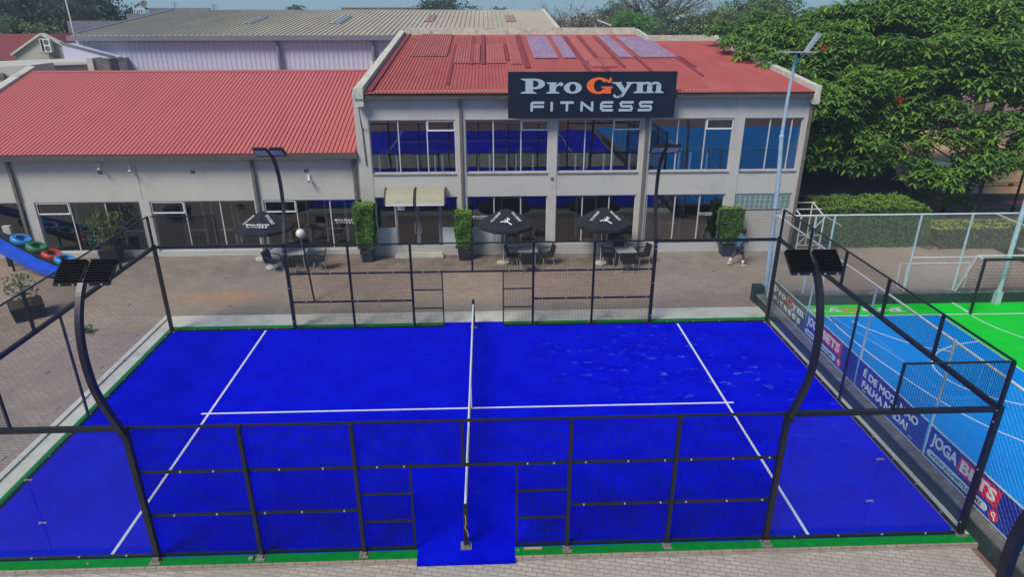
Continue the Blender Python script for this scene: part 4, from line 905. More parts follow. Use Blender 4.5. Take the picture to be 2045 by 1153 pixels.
# ------------------------------------------------------------------ foliage
def leafquad(mb,c,L,W,rn,colr,nrm=None):
    if nrm is None: nrm=Vector((rn.gauss(0,1),rn.gauss(0,1),rn.gauss(0,1)+.6)).normalized()
    a=nrm.cross(Vector((rn.gauss(0,1),rn.gauss(0,1),rn.gauss(0,1))))
    if a.length<1e-3:a=Vector((1,0,0))
    a.normalize();b=nrm.cross(a);c=Vector(c)
    mb.add([c-a*L/2,c-b*W/2+a*L*.05,c+a*L/2,c+b*W/2+a*L*.05],[(0,1,2,3)],colr)
def lerp(a,b,t): return tuple(x+(y-x)*t for x,y in zip(a,b))
def hedge_box(name,label,x0,x1,y0,y1,z0,z1,n,size,ca,cb,cat='hedge',group=None,rnd_=.25,parent=None,taper=1,seed=1,topc=None):
    rn=random.Random(seed); t=parent or thing(name,label,cat,((x0+x1)/2,(y0+y1)/2,z0),group)
    cx,cy=(x0+x1)/2,(y0+y1)/2;hx,hy=(x1-x0)/2,(y1-y0)/2
    m=MB(); k=.86; kb=k*taper
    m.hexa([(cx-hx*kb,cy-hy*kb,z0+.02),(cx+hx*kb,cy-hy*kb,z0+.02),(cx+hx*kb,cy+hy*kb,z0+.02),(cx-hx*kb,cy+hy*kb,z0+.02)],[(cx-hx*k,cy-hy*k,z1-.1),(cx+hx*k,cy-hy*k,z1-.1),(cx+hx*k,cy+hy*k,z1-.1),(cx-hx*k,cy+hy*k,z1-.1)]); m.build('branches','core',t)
    mb=MB(); A=[2*hx*(z1-z0)]*2+[2*hy*(z1-z0)]*2+[4*hx*hy]; tot=sum(A)
    for f_,ar in enumerate(A):
        for i in range(int(n*ar/tot)):
            s,q=rn.uniform(-1,1),rn.uniform(0,1); z=z0+(z1-z0)*q; tp=taper+(1-taper)*q
            if f_==0: p=Vector((cx+s*hx*tp,cy-hy*tp,z));nn=Vector((0,-1,.4))
            elif f_==1:p=Vector((cx+s*hx*tp,cy+hy*tp,z));nn=Vector((0,1,.4))
            elif f_==2:p=Vector((cx-hx*tp,cy+s*hy*tp,z));nn=Vector((-1,0,.4))
            elif f_==3:p=Vector((cx+hx*tp,cy+s*hy*tp,z));nn=Vector((1,0,.4))
            else: p=Vector((cx+s*hx,cy+rn.uniform(-1,1)*hy,z1));nn=Vector((0,0,1))
            # round the corners
            ex=max(0,abs(p.x-cx)/hx-(1-rnd_))/rnd_; ez=max(0,(p.z-z0)/(z1-z0)-(1-rnd_))/rnd_
            if ex>0 and ez>0:
                d=math.hypot(ex,ez)
                if d>1: p.x=cx+(p.x-cx)*(1-rnd_*.35*(d-1)); p.z-= (d-1)*rnd_*.6*(z1-z0)*.5
            bump=mnoise.noise(p*2.2)*size*1.7+(rn.uniform(0,1.6)*size if rn.random()<.02 else 0)
            p+=nn.normalized()*(bump+rn.uniform(-.5,.25)*size)
            nn=(nn+Vector((rn.gauss(0,.5),rn.gauss(0,.5),rn.gauss(0,.5)))).normalized()
            c=lerp(ca,cb,min(1,max(0,rn.random()*.8+.3*mnoise.noise(p*3))))
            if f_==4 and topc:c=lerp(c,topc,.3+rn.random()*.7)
            sz=size*rn.uniform(.6,1.25); leafquad(mb,p,sz,sz*.6,rn,c,nn)
    mb.build('leaves','leaf',t); return t
G1=(.035,.10,.012);G2=(.12,.26,.035)
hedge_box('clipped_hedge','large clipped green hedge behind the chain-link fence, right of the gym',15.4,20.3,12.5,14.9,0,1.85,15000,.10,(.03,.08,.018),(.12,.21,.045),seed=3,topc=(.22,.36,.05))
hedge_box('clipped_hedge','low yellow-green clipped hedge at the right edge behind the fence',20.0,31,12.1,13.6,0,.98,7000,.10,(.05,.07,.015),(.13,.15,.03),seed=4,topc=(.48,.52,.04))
def potted(label,x,y,w,zb,zt,hw,hd,taper,seed,grp='clipped shrubs in dark pots along the gym'):
    t=thing('potted_shrub',label,'potted shrub',(x,y,0),grp)
    m=MB(); m.hexa([(x-w*.8,y-w*.8,0),(x+w*.8,y-w*.8,0),(x+w*.8,y+w*.8,0),(x-w*.8,y+w*.8,0)],[(x-w,y-w,.5),(x+w,y-w,.5),(x+w,y+w,.5),(x-w,y+w,.5)]); p=m.build('pot','pot',t)
    m=MB(); m.box(x-w*.9,x+w*.9,y-w*.9,y+w*.9,.5005,.51); m.build('soil','soil',p)
    m=MB(); m.tube([(x,y,.5),(x+.02,y,zb+.3)],.04,6); m.build('stem','bark',t)
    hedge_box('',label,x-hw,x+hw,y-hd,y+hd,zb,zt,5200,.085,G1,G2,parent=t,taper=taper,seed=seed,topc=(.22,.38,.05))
potted('tall clipped shrub in a dark pot, left of the glass doors',-4.62,11.75,.27,.6,2.45,.42,.38,.78,11)
potted('clipped shrub in a dark pot, right of the glass doors',-.5,11.75,.27,.55,2.12,.36,.33,.78,12)
potted('clipped shrub in a dark pot, behind the walking person',10.95,11.85,.3,.62,2.12,.45,.36,.95,13)
# small planters on the left
def box_planter(label,x,y,w,h,rot,fol,seed,nl=900,grp=None):
    t=thing('box_planter',label,'planter',(x,y,0),grp,world=False); t.rotation_euler=(0,0,rot)
    m=MB(); m.hexa([(-w*.85,-w*.85,0),(w*.85,-w*.85,0),(w*.85,w*.85,0),(-w*.85,w*.85,0)],[(-w,-w,h),(w,-w,h),(w,w,h),(-w,w,h)]); p=m.build('pot','pot',t)
    m=MB(); m.box(-w*.9,w*.9,-w*.9,w*.9,h+.0005,h+.01); m.build('soil','soil',p)
    rn=random.Random(seed); mb=MB(); st=MB(); st.tube([(0,0,h),(.03,.02,h+fol*.6),(0,.05,h+fol)],[.03,.02,.012],6); st.build('stem','bark',t)
    for i in range(nl):
        a=rn.uniform(0,6.28);rr=rn.uniform(0,1)**.6*fol*.5; z=h+fol*rn.uniform(.3,1.15)
        leafquad(mb,(rr*math.cos(a),rr*math.sin(a),z-rr*.3),.13,.06,rn,lerp((.03,.06,.015),(.13,.2,.07),rn.random()))
    mb.build('leaves','leaf',t)
box_planter('dark square planter with a small sparse tree, left outside the glass wall',-15.6,6.5,.5,.5,R(38),.95,5,260)
box_planter('dark round-leaved bush in a dark planter against the left wing window',-15.5,12.05,.38,.6,R(8),1.5,6)
rn=random.Random(9); mb=MB()
for i in range(120): leafquad(mb,(-12.9+rn.uniform(-.2,.2),5.1+rn.uniform(-.15,.15),.05+rn.random()*.2),.12,.05,rn,lerp((.03,.08,.02),(.1,.2,.04),rn.random()))
tag(mb.build('weed','leaf'),'small green weed growing at the kerb left of the court','weed')

def blob_tree(name,label,cx,cy,base,lobes,nleaf,size,ca,cb,trunk_r=.3,seed=1,group='trees on the skyline',bare=False,cat='tree',core=True):
    """lobes: (dx,dy,z,rx,ry,rz)"""
    rn=random.Random(seed); t=thing(name,label,cat,(cx,cy,base),group)
    m=MB(); top=min(l[2] for l in lobes)
    m.tube([(cx,cy,base),(cx+rn.uniform(-.2,.2),cy,base+(top-base)*.5),(cx,cy,top)],[trunk_r,trunk_r*.7,trunk_r*.5],8)
    for l in lobes:
        p=Vector((cx,cy,top-1)); q=Vector((cx+l[0],cy+l[1],l[2])); mid=p.lerp(q,.5)+Vector((rn.uniform(-.4,.4),rn.uniform(-.4,.4),.3)); m.tube([p,mid,q],[trunk_r*.45,trunk_r*.3,trunk_r*.12],5)
        if bare:
            for k in range(26):
                d=Vector((rn.gauss(0,1)*l[3],rn.gauss(0,1)*l[4],abs(rn.gauss(0,1))*l[5]))*.62; a=q*.6+p*.4+d*.1; b=q+d; c=(a+b)/2+Vector((rn.gauss(0,.2),rn.gauss(0,.2),rn.gauss(0,.2)))
                m.tube([a,c,b],[.06,.035,.012],4)
                for kk in range(3):
                    e=b+Vector((rn.gauss(0,.5),rn.gauss(0,.5),rn.gauss(0,.5))); m.tube([c.lerp(b,rn.random()),e],[.022,.008],3)
    m.build('trunk','bark',t)
    if not bare:
        cm=MB()
        for l in lobes:
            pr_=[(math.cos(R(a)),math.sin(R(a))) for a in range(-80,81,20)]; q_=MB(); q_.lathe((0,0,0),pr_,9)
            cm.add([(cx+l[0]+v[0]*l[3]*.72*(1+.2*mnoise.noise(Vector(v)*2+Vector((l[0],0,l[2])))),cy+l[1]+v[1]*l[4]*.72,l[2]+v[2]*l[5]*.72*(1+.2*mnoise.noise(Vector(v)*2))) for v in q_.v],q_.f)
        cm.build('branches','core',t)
    mb=MB(); tot=sum(l[3]*l[5] for l in lobes); 
    for l in lobes:
        C=Vector((cx+l[0],cy+l[1],l[2]))
        nl=int(nleaf*l[3]*l[5]/tot); ncl=max(6,nl//26)
        for k in range(ncl):
            d=Vector((rn.gauss(0,1),rn.gauss(0,1),rn.gauss(0,1))).normalized(); rr=rn.uniform(.6,1.08) if not bare else rn.uniform(.3,1.1)
            q=C+Vector((d.x*l[3],d.y*l[4],d.z*l[5]))*rr; cs=size*rn.uniform(1.6,3.2); tone=rn.random()
            for i in range(26 if not bare else 10):
                p=q+Vector((rn.gauss(0,1),rn.gauss(0,1),rn.gauss(0,.6)))*cs*.55
                s=size*rn.uniform(.6,1.3); leafquad(mb,p,s,s*.55,rn,lerp(ca,cb,min(1,max(0,tone*.7+rn.random()*.4-.05))))
    mb.build('crown','leaf',t)
    return t
DK=(.015,.04,.03);DK2=(.05,.10,.05)
blob_tree('dense_tree','dark blue-green tree mass behind the tiled house, far left',-40,50,0,[(-8,0,8,5,4,5),(-2,0,9.5,5,4,5),(3,1,9,4,4,4),(5.5,0,9.2,3.2,3,3.0),(8.5,1,7.6,2.4,3,2.6),(-3,-3,6,4,2,4),(4,-3,5.5,4,2,3.5)],26000,.34,(.02,.055,.045),(.09,.15,.09),.5,21)
blob_tree('dense_tree','paler green tree in front of the dark mass, far left',-36.8,44,0,[(-1.5,0,8.0,2.2,2,1.8),(1,0,7.2,2.2,2,2.0),(0,0,6.3,3.4,2,1.8)],5200,.26,(.07,.14,.05),(.24,.32,.14),.3,22)
blob_tree('dense_tree','dark rounded tree on the skyline above the warehouse, highest of that clump',-6.8,110,0,[(0,0,9,4.4,3,3.6),(-1.5,0,8,4,3,3)],5000,.5,(.02,.05,.025),(.05,.1,.045),.5,23)
blob_tree('dense_tree','low dark tree left in the skyline clump above the warehouse',-11.3,112,0,[(0,0,8.5,3.6,3,2.0)],1800,.5,(.02,.05,.025),(.05,.1,.045),.4,24)
blob_tree('dense_tree','low dark tree right in the skyline clump above the warehouse',-1.6,111,0,[(0,0,8.6,2.8,3,1.9)],1500,.5,(.02,.05,.025),(.05,.1,.045),.4,25)
blob_tree('dense_tree','small dark tree on the skyline right of the clump',3.4,111,0,[(0,0,8.4,2.0,3,1.9)],1100,.5,(.02,.05,.025),(.05,.1,.045),.4,26)
blob_tree('bare_tree','sparse brown-grey tree left of centre behind the gym roof',8.3,48,0,[(-1.6,0,8.7,2.0,2,1.3),(1,0,8.8,2.2,2,1.5),(3.0,0,8.5,1.6,2,1.2),(-2.4,0,8.4,1.4,2,1.2),(.5,0,7.9,3.4,2,1.2)],26000,.13,(.2,.17,.12),(.5,.44,.32),.25,27,bare=True)
blob_tree('dense_tree','dark round clipped-looking tree on the skyline behind the sparse one',18.8,85,0,[(0,0,9.2,2.7,2.5,1.8)],3600,.3,(.03,.09,.05),(.08,.18,.09),.4,28)
blob_tree('dense_tree','bright green small tree behind the gym roof',13.2,47,0,[(-.3,-1,8.9,1.4,1.4,1.1),(1.0,-1,8.4,1.6,1.4,1.2)],7000,.15,(.05,.17,.035),(.16,.42,.07),.25,29)
blob_tree('bare_tree','tall pale open-crowned tree rising above the others right of centre',20,66,0,[(-3,0,10.6,2.6,2,1.8),(.5,0,11.2,3,2,2),(3.6,0,10.4,2.6,2,2.2),(0,0,9.2,3,2,1.6)],15000,.17,(.14,.15,.12),(.36,.37,.30),.35,30,bare=True)
blob_tree('dense_tree','dark grey-green tree under the tall pale tree',19.0,60,0,[(0,0,8.6,2.2,2,1.6),(-1.8,0,8.4,1.8,2,1.1)],2400,.26,(.035,.075,.05),(.09,.14,.085),.3,31)
OL1=(.08,.12,.05);OL2=(.30,.36,.18)
blob_tree('olive_tree','wide olive-green drooping tree behind the gym roof',16.3,40,0,[(-1.8,0,7.6,1.7,2,1.7),(.2,0,8.2,2.2,2,1.9),(2.2,0,8.6,2,2,1.8),(0,-1,6.8,3,1.5,1.6)],11000,.16,OL1,OL2,.3,32)
blob_tree('olive_tree','olive-green tree leaning over the right roof parapet',20.3,37,0,[(-1.8,0,8.3,2.0,2,1.8),(.7,0,8.8,2.3,2,2.0),(-.4,-1,7.0,2.6,1.5,1.6),(2.4,0,8.4,2,2,2)],10500,.17,OL1,(.26,.38,.12),.3,33)
blob_tree('dense_tree','dark green tree on the skyline left of the large feathery tree',24.5,46,0,[(0,0,9.4,3.5,2.5,2.2),(-3,0,8.6,2.4,2,1.8)],6500,.24,(.03,.09,.035),(.11,.22,.08),.35,34)
blob_tree('olive_tree','rough olive-brown tree at the top right corner, behind the feathery tree',38.5,36,0,[(-2.5,0,9.8,2.6,2,2.2),(1,0,9.2,2.8,2,2.8),(4,0,8.6,3,2,3.2),(0,0,7,3,2,2.4),(5,0,5.8,3,2,2.4),(-4.5,1,10.2,2.2,2,1.8)],15000,.2,(.10,.11,.06),(.34,.36,.17),.5,35,bare=True)
blob_tree('dense_tree','dark green shade tree with a thick trunk on the sandy yard',33.5,27.5,0,[(0,0,6.4,4.0,3,2.0),(4.5,-1,6.3,3.2,3,2.0),(-3,0,7,3,3,1.8),(7,0,7.4,4,3,3)],9500,.26,(.015,.045,.02),(.06,.12,.04),.5,36)
# palm
t=thing('palm_tree','palm tree top on the skyline behind the warehouse','palm',(-23,75,0),'trees on the skyline')
m=MB(); m.tube([(-23,75,0),(-22.8,75,10.4)],[.25,.16],8); m.build('trunk','bark',t)
mb=MB(); rn=random.Random(4)
for k in range(18):
    a=k*6.283/18+rn.uniform(-.1,.1); el=rn.uniform(.0,1.0); L=rn.uniform(1.5,2.0)
    prev=None
    for i in range(8):
        s=i/7*L; z=10.4+math.sin(el)*s-0.38*s*s*(.6+.4*math.cos(el)); rr=math.cos(el)*s
        p=Vector((-22.8+math.cos(a)*rr,75+math.sin(a)*rr,z)); w=.16*math.sin(max(.15,i/7*3.0))+.03; sd_=Vector((-math.sin(a),math.cos(a),0))
        if prev: mb.add([prev[0]-prev[1],prev[0]+prev[1],p+sd_*w-Vector((0,0,w)),p-sd_*w-Vector((0,0,w))],[(0,1,2,3)],lerp((.03,.055,.03),(.07,.11,.05),rn.random()))
        prev=(p,sd_*w)
mb.build('crown','leaf',t)

# large feathery tree (flat fronds in tiers)
def frond(mb,p,a,L,W,el,rn,c):
    d=Vector((math.cos(a),math.sin(a),0)); s=Vector((-math.sin(a),math.cos(a),0)); pts=[]
    for i,(k,w) in enumerate(((0,.25),(.35,1),(.72,.95),(1,.25))):
        x=L*k; z=math.sin(el)*x-.55*x*x/L*.55
        pts.append((Vector(p)+d*(x*math.cos(el))+Vector((0,0,z)),W*w/2))
    for (a0,w0),(a1,w1) in zip(pts[:-1],pts[1:]):
        dr=Vector((0,0,-.22))
        mb.add([a0,a1,a1+s*w1+dr*w1,a0+s*w0+dr*w0],[(0,1,2,3)],c); mb.add([a1,a0,a0-s*w0+dr*w0,a1-s*w1+dr*w1],[(0,1,2,3)],c)
def feathery(name,label,base,pads,seed,scale=1,group=None,trunk=.55):
    rn=random.Random(seed); t=thing(name,label,'tree',base,group)
    m=MB(); B=Vector(base); fork=B+Vector((.3,.2,2.6))
    m.tube([B,B+Vector((.1,0,1.3)),fork],[trunk,trunk*.8,trunk*.7],12)
    mb=MB()
    for i,pd in enumerate(pads):
        C=Vector(pd[:3]); rad=pd[3]
        if i%3==0:
            q=fork.lerp(C,.5)+Vector((rn.uniform(-.5,.5),rn.uniform(-.5,.5),.5)); m.tube([fork,fork.lerp(q,.5)+Vector((0,0,.3)),q,C-Vector((0,0,.25))],[.13,.08,.045,.015],6)
        nr=int(60*rad*rad)+8
        tone=rn.random()
        for k in range(nr):
            a=rn.uniform(0,6.283);rr=rad*math.sqrt(rn.random()); 
            p=C+Vector((rr*math.cos(a),rr*math.sin(a),-rr*rr/rad*.3+rn.uniform(-.38,.3)))
            nf=rn.randint(4,7); a0=rn.uniform(0,6.28); tn=rn.random()
            for j in range(nf):
                L=rn.choice((rn.uniform(.2,.34),rn.uniform(.26,.42),rn.uniform(.34,.46)))*.82*scale
                c=lerp((.035,.105,.028),(.20,.36,.04),min(1,tone*.4+tn*tn*.5+rn.random()*.2))
                if rn.random()<.06:c=(.22,.38,.03)
                frond(mb,p,a0+j*6.283/nf+rn.uniform(-.2,.2),L,L*.34,rn.uniform(-.6,.45),rn,c)
    m.build('trunk','bark',t); mb.build('crown','leaf',t); return t
rn=random.Random(77); pads=[]
def inpoly(x,y): return True
for i in range(360):
    # dome: centre (24.5,23), radii (10.5,9,...) ; front face dips low
    a=rn.uniform(0,6.283); rr=math.sqrt(rn.random()); x=24.8+10.2*rr*math.cos(a); y=23+8.0*rr*math.sin(a)
    h=3.6+7.1*math.sqrt(max(0,1-rr**2.2)); z=h-rn.uniform(0,1.0)*(1 if i%3 else 3.2)+.5
    if x<15.2 and z<7.6: z=7.9
    if x>30.2 or (x>26.5 and (z<5.2 or y<19.5)): continue
    pads.append((x,y,z,rn.uniform(.8,1.35)))
for i in range(200):   # front curtain
    a=R(rn.uniform(185,352)); k=rn.random(); x=24.8+(10.3-k*1.2)*math.cos(a); y=23+(8.1-k*1.0)*math.sin(a)
    z=2.3+k*6.6+rn.uniform(-.3,.3)+ (1.1 if x<17.5 else 0)
    if x>21: z=max(z,2.2+min(1,(x-21)/6)*2.7)
    if x>27.0: continue
    pads.append((x,y,z,rn.uniform(.7,1.15)))
for (x,y,z) in [(17.0+rn.uniform(-1.6,2.4),16.3+rn.uniform(-.9,1.2),rn.uniform(3.3,7.4)) for _ in range(46)]: pads.append((x,y,z,rn.uniform(.7,1.0)))
for (x,y,z) in [(14.2,17.2,8.0),(14.9,16.6,7.4),(13.6,18.5,8.3),(13.3,20.5,8.7),(14.4,20,8.8),(15.3,15.9,6.8),(16.2,15.2,6.1),(14.5,22,9.2),(15.8,24,9.8),(13.5,23,9.2)]: pads.append((x,y,z,.95))
feathery('flamboyant_tree','very large feathery bright green tree filling the right side beside the gym',(24.5,23.5,0),pads,5)
mb=MB(); rn=random.Random(3)
for (x,y,z) in [(19.1,14.9,6.2),(16.5,17.5,8.2)]:
    for k in range(40): leafquad(mb,(x+rn.gauss(0,.1),y+rn.gauss(0,.1),z+rn.gauss(0,.1)),.09,.06,rn,(.5,.05,.03))
tag(mb.build('red_blossom','leaf'),'few red blossoms on the large feathery tree','blossom')
pads=[(24.6+rn.uniform(-1.1,1.1),15.8+rn.uniform(-.8,.8),1.6+rn.uniform(-.6,1.0),.6) for i in range(9)]
feathery('small_tree','small dark feathery sapling beyond the fence, below the large tree',(24.6,15.8,0),[(p[0],p[1]+1.5,p[2],p[3]) for p in pads],8,.8,None,.1)

# ------------------------------------------------------------------ yard on the right
sheet('sand_ground',26,70,21.1,45,-.02,'sand','orange sand yard with a raised edge',.1)
sheet('path',23.2,24.3,6.9,17.5,0.0,'concrete','narrow pale path leading back from the fence',.1)
sheet('asphalt',11.2,46,6.66,12.61,.0,'coping' if False else 'paving','paved strip behind the sports court wall',.1)
b=MB(); b.box(27,70,20.6,20.9,-.1,.22); struct(b.build('kerb','bark'),'brown timber edge of the sand yard')
t=thing('park_bench','low brown log bench by the thick trunk on the sand','bench',(30.8,23.6,0)); m=MB(); m.tube([(29.3,23.3,.3),(33,23.5,.3)],.14,8); m.build('seat','wood',t)
m=MB(); m.box(29.6,29.75,23.2,23.45,-.02,.2); m.box(32.4,32.55,23.35,23.6,-.02,.2); m.build('leg','bark',t)
def yardlamp(x,y,h,label):
    t=thing('lamp_post',label,'lamp post',(x,y,0),'black lamp posts in the yard')
    m=MB(); m.tube([(x,y,-.05),(x,y,h)],.06,8); m.lathe((x,y,0),[(.12,0),(.1,.3),(.06,.4)],8); m.build('pole','black',t)
    m=MB(); m.lathe((x,y,h),[(.06,0),(.2,.12),(.24,.26),(.2,.4),(.08,.48)],12); m.build('globe','globe',t)
yardlamp(28.3,17.8,2.4,'black lamp post with pale globe at the right edge'); yardlamp(24.6,17.9,2.5,'black lamp post in the shade of the large tree')
t=thing('shade_canopy','dark navy canopy in the shade between the gym and the large tree','canopy',(19,19,0))
m=MB(); m.hexa([(15.3,16.6,1.3),(21.5,16.2,1.5),(22.5,21,2.5),(15.6,21,2.5)],[(15.3,16.6,1.36),(21.5,16.2,1.56),(22.5,21,2.56),(15.6,21,2.56)]); m.build('roof','canopy',t)
m=MB(); m.box(15.4,21.8,21.1,21.2,-.1,2.5); m.box(15.6,15.7,17,21,-.1,1.4); m.build('back_sheet','canopy',t)
for x,y,z in ((15.5,16.7,1.32),(21.3,16.4,1.5),(22.3,20.9,2.48)):
    m=MB(); m.tube([(x,y,-.1),(x,y,z)],.04,6); m.build('pole','black',t)
def car(x,y,rot,label):
    t=thing('parked_car',label,'car',(x,y,0),None,world=False); t.rotation_euler=(0,0,rot)
    prof=[(-2.1,.35),(-2.15,.75),(-1.95,1.0),(-1.5,1.05),(-.9,1.48),(.45,1.5),(1.05,1.05),(1.95,.9),(2.12,.7),(2.1,.35)]
    m=MB(); n=len(prof); m.add([(a,-.85,b) for a,b in prof]+[(a,.85,b) for a,b in prof],[tuple(range(n))[::-1],tuple(range(n,2*n))]+[(i,(i+1)%n,n+(i+1)%n,n+i) for i in range(n)]); m.build('body','cargrey',t)
    m=MB(); m.add([(.5,-.7,1.465),(1.0,-.74,1.1),(1.0,.74,1.1),(.5,.7,1.465)],[(0,1,2,3)])
    m.v=[(a+.02,b,c+.02) for a,b,c in m.v]; m.build('windscreen','carglass',t)
    m=MB()
    for s in (-1,1): m.add([(-1.35,s*.853,1.1),(-.85,s*.853,1.42),(.4,s*.853,1.44),(.85,s*.853,1.1)],[(0,1,2,3)] if s<0 else [(3,2,1,0)])
    m.build('side_window','carglass',t)
    for a in (-1.35,1.3):
        for s in (-1,1):
            m=MB(); m.tube([(a,s*.75,.33),(a,s*.9,.33)],.33,14); wl=m.build('wheel','rubber',t)
            m=MB(); m.tube([(a,s*.901,.33),(a,s*.905,.33)],.18,10); m.build('rim','alu',wl)
    for s in (-1,1):
        m=MB(); m.box(2.1,2.14,s*.62-.15,s*.62+.15,.68,.8); m.build('headlight','lens',t)
car(27.6,22.6,R(205),'silver car parked in the shade below the large tree, beyond the hedges')
t=thing('yard_building','pink-walled low building behind the dark tree trunks, right','building',(34,44,0))
m=MB(); m.box(22,34,40,46,0,3.2); m.build('wall',mat('pink_wall',(.42,.24,.19),.9,(.36,.2,.16),1),t); m=MB(); m.box(21.6,34.4,39.6,46.4,3.2,3.4); m.build('roof','concrete',t)

# ------------------------------------------------------------------ terrace furniture
def make_chair(label,loc,rot):
    t=thing('armchair',label,'chair',loc,'black woven armchairs on the gym terrace',world=False); t.rotation_euler=(0,0,rot)
    m=MB(); m.box(-.24,.24,-.23,.22,.4,.44); m.build('seat','chair',t)
    m=MB(); m.hexa([(-.24,.19,.44),(.24,.19,.44),(.24,.23,.44),(-.24,.23,.44)],[(-.23,.30,.86),(.23,.30,.86),(.23,.34,.86),(-.23,.34,.86)]); m.build('backrest','chair',t)
    for s in (-1,1):
        m=MB(); m.tube([(s*.27,-.22,.42),(s*.29,-.22,.60),(s*.29,-.05,.66),(s*.27,.24,.66)],.024,6); m.build('armrest','chair',t)
        for y0,y1 in ((-.2,-.24),(.2,.27)):
            m=MB(); m.tube([(s*.22,y0,.4),(s*.24,y1,0)],.016,6); m.build('leg','alu',t)
    return t
c0=make_chair('black woven armchair at the left table, on its right side, facing left',(-6.45,10.75,0),R(-80))
def ch(x,y,r_,label): dup(c0,(x,y,0),R(r_),label)
ch(-7.45,10.1,185,'black woven armchair in front of the left table, back to the court')
ch(-8.3,10.6,70,'black woven armchair left of the left table beside the parasol foot')
ch(1.55,10.9,78,'black woven armchair left of the middle table, next to the parasol foot')
ch(2.1,10.15,182,'black woven armchair in front of the middle table, back to the court')
ch(2.98,10.95,-78,'black woven armchair right of the middle table, facing left')
ch(5.55,10.75,80,'black woven armchair left of the right table')
ch(6.2,10.05,176,'black woven armchair in front of the right table, back to the court')
ch(6.98,10.85,-74,'black woven armchair right of the right table, nearest the downpipe')
ch(6.2,11.65,2,'black woven armchair behind the right table, against the windows')
def make_table(label,loc,rot):
    t=thing('cafe_table',label,'table',loc,'square grey tables on the gym terrace',world=False); t.rotation_euler=(0,0,rot)
    m=MB(); m.box(-.4,.4,-.38,.38,.72,.75); m.build('tabletop','tabletop',t)
    for a in (-1,1):
        for b_ in (-1,1):
            m=MB(); m.tube([(a*.3,b_*.28,.72),(a*.32,b_*.3,0)],.02,6); m.build('leg','alu',t)
    return t
t0=make_table('grey square table right of the leftmost parasol',(-7.35,10.9,0),R(2)); dup(t0,(2.15,10.85,0),0,'grey square table right of the middle parasol'); dup(t0,(6.2,10.6,0),R(4),'grey square table right of the right parasol')
def umbrella(x,y,ax,ay,kind,label,rot=0,loaded=True):
    t=thing('parasol',label,'parasol',(x,y,0),'charcoal parasols with white printing on the gym terrace')
    m=MB(); m.lathe((x,y,0),[(.27,0),(.28,.06),(.1,.09),(.05,.1)],16); m.build('base','concrete',t)
    m=MB(); m.tube([(x,y,.08),(ax,ay,2.36)],.022,8); m.build('pole','whitepipe',t)
    A=Vector((ax,ay,2.42)); rim=[]; n=8
    for k in range(n):
        a=R(rot+22.5+k*45); rim.append(Vector((ax+1.2*math.cos(a),ay+1.2*math.sin(a),1.79)))
    m=MB()
    for k in range(n):
        p,q=rim[k],rim[(k+1)%n]; 
        rings=[]
        for s in (0,.33,.66,1):
            sag=.07*math.sin(math.pi*s); rings.append((A.lerp(p,s)+Vector((0,0,sag*.3)),A.lerp((p+q)/2,s)+Vector((0,0,sag-.02*s)),A.lerp(q,s)+Vector((0,0,sag*.3))))
        for r0,r1 in zip(rings[:-1],rings[1:]):
            for j in range(2):
                if (r0[j]-r0[j+1]).length<1e-6: m.add([r0[j],r1[j],r1[j+1]],[(0,1,2)])
                else: m.add([r0[j],r1[j],r1[j+1],r0[j+1]],[(0,1,2,3)])
        e0,e1,e2=rings[-1]; dz=Vector((0,0,-.12)); m.add([e0,e0+dz,e1+dz,e1],[(0,1,2,3)]); m.add([e1,e1+dz,e2+dz,e2],[(0,1,2,3)])
    cn=m.build('canopy','umb',t)
    m=MB()
    for k in range(n): m.wire(A-Vector((0,0,.02)),rim[k]-Vector((0,0,.02)),.02)
    m.build('ribs','alu',t)
    # printing on three panels facing the court
    for k in range(n):
        p,q=rim[k],rim[(k+1)%n]; mid=(p+q)/2; out=Vector((mid.x-ax,mid.y-ay,0)).normalized()
        if out.y>-.3: continue
        rt=(q-p).normalized(); up=(A-mid).normalized(); 
        if rt.cross(up).dot(Vector((out.x,out.y,1)))<0: rt=-rt
        c=mid+(A-mid)*.32+rt.cross(up)*.045
        if out.y<-.9 and kind=='run': runner(Frame(c+up*.04,rt,up,.46),.012).build('emblem','white',cn)
        elif out.y>-.9:
            c=mid+(A-mid)*.5+rt.cross(up)*.075; sg=1 if out.x<0 else -1
            a_,o_=logo(Frame(c-up*(.30)*sg+rt*.0,up*sg,-rt*sg,.058),.012); a_.build('lettering','white',cn); o_.build('lettering','white',cn)
        else:
            sc=.092 if out.y<-.9 else .075
            a_,o_=logo(Frame(c-rt*(5.1*sc)+up*.0,rt,up,sc),.012); a_.build('lettering','white',cn); o_.build('lettering','white' if kind=='run' else 'tape',cn)
umbrella(-8.46,11.0,-8.6,11.1,'txt','charcoal parasol with lettering in front, leftmost of the three')
umbrella(1.15,11.2,1.27,11.1,'run','charcoal parasol with a white running figure, between the first two pillars')
umbrella(5.25,10.95,5.3,11.1,'run','charcoal parasol with a white running figure, by the brown downpipe')
m=MB(); m.lathe((-9.2,12.1,0),[(.3,0),(.3,.06),(.1,.09)],16); tag(m.build('concrete_disc','concrete'),'spare round pale concrete parasol base by the left wing wall','concrete disc')
# globe lamp
t=thing('globe_lamp','white globe lamp on a dark post behind the left end of the far fence','lamp',(-5.95,7.5,0))
m=MB(); m.tube([(-5.93,7.5,0),(-6.1,7.5,2.45)],.035,8); m.build('post','black',t); m=MB()
m.lathe((-6.12,7.5,2.42),[(.05,0)]+[(.165*math.cos(R(a)),.18+.165*math.sin(R(a))) for a in range(-70,91,16)],18); m.build('globe','globe',t,smooth=True)
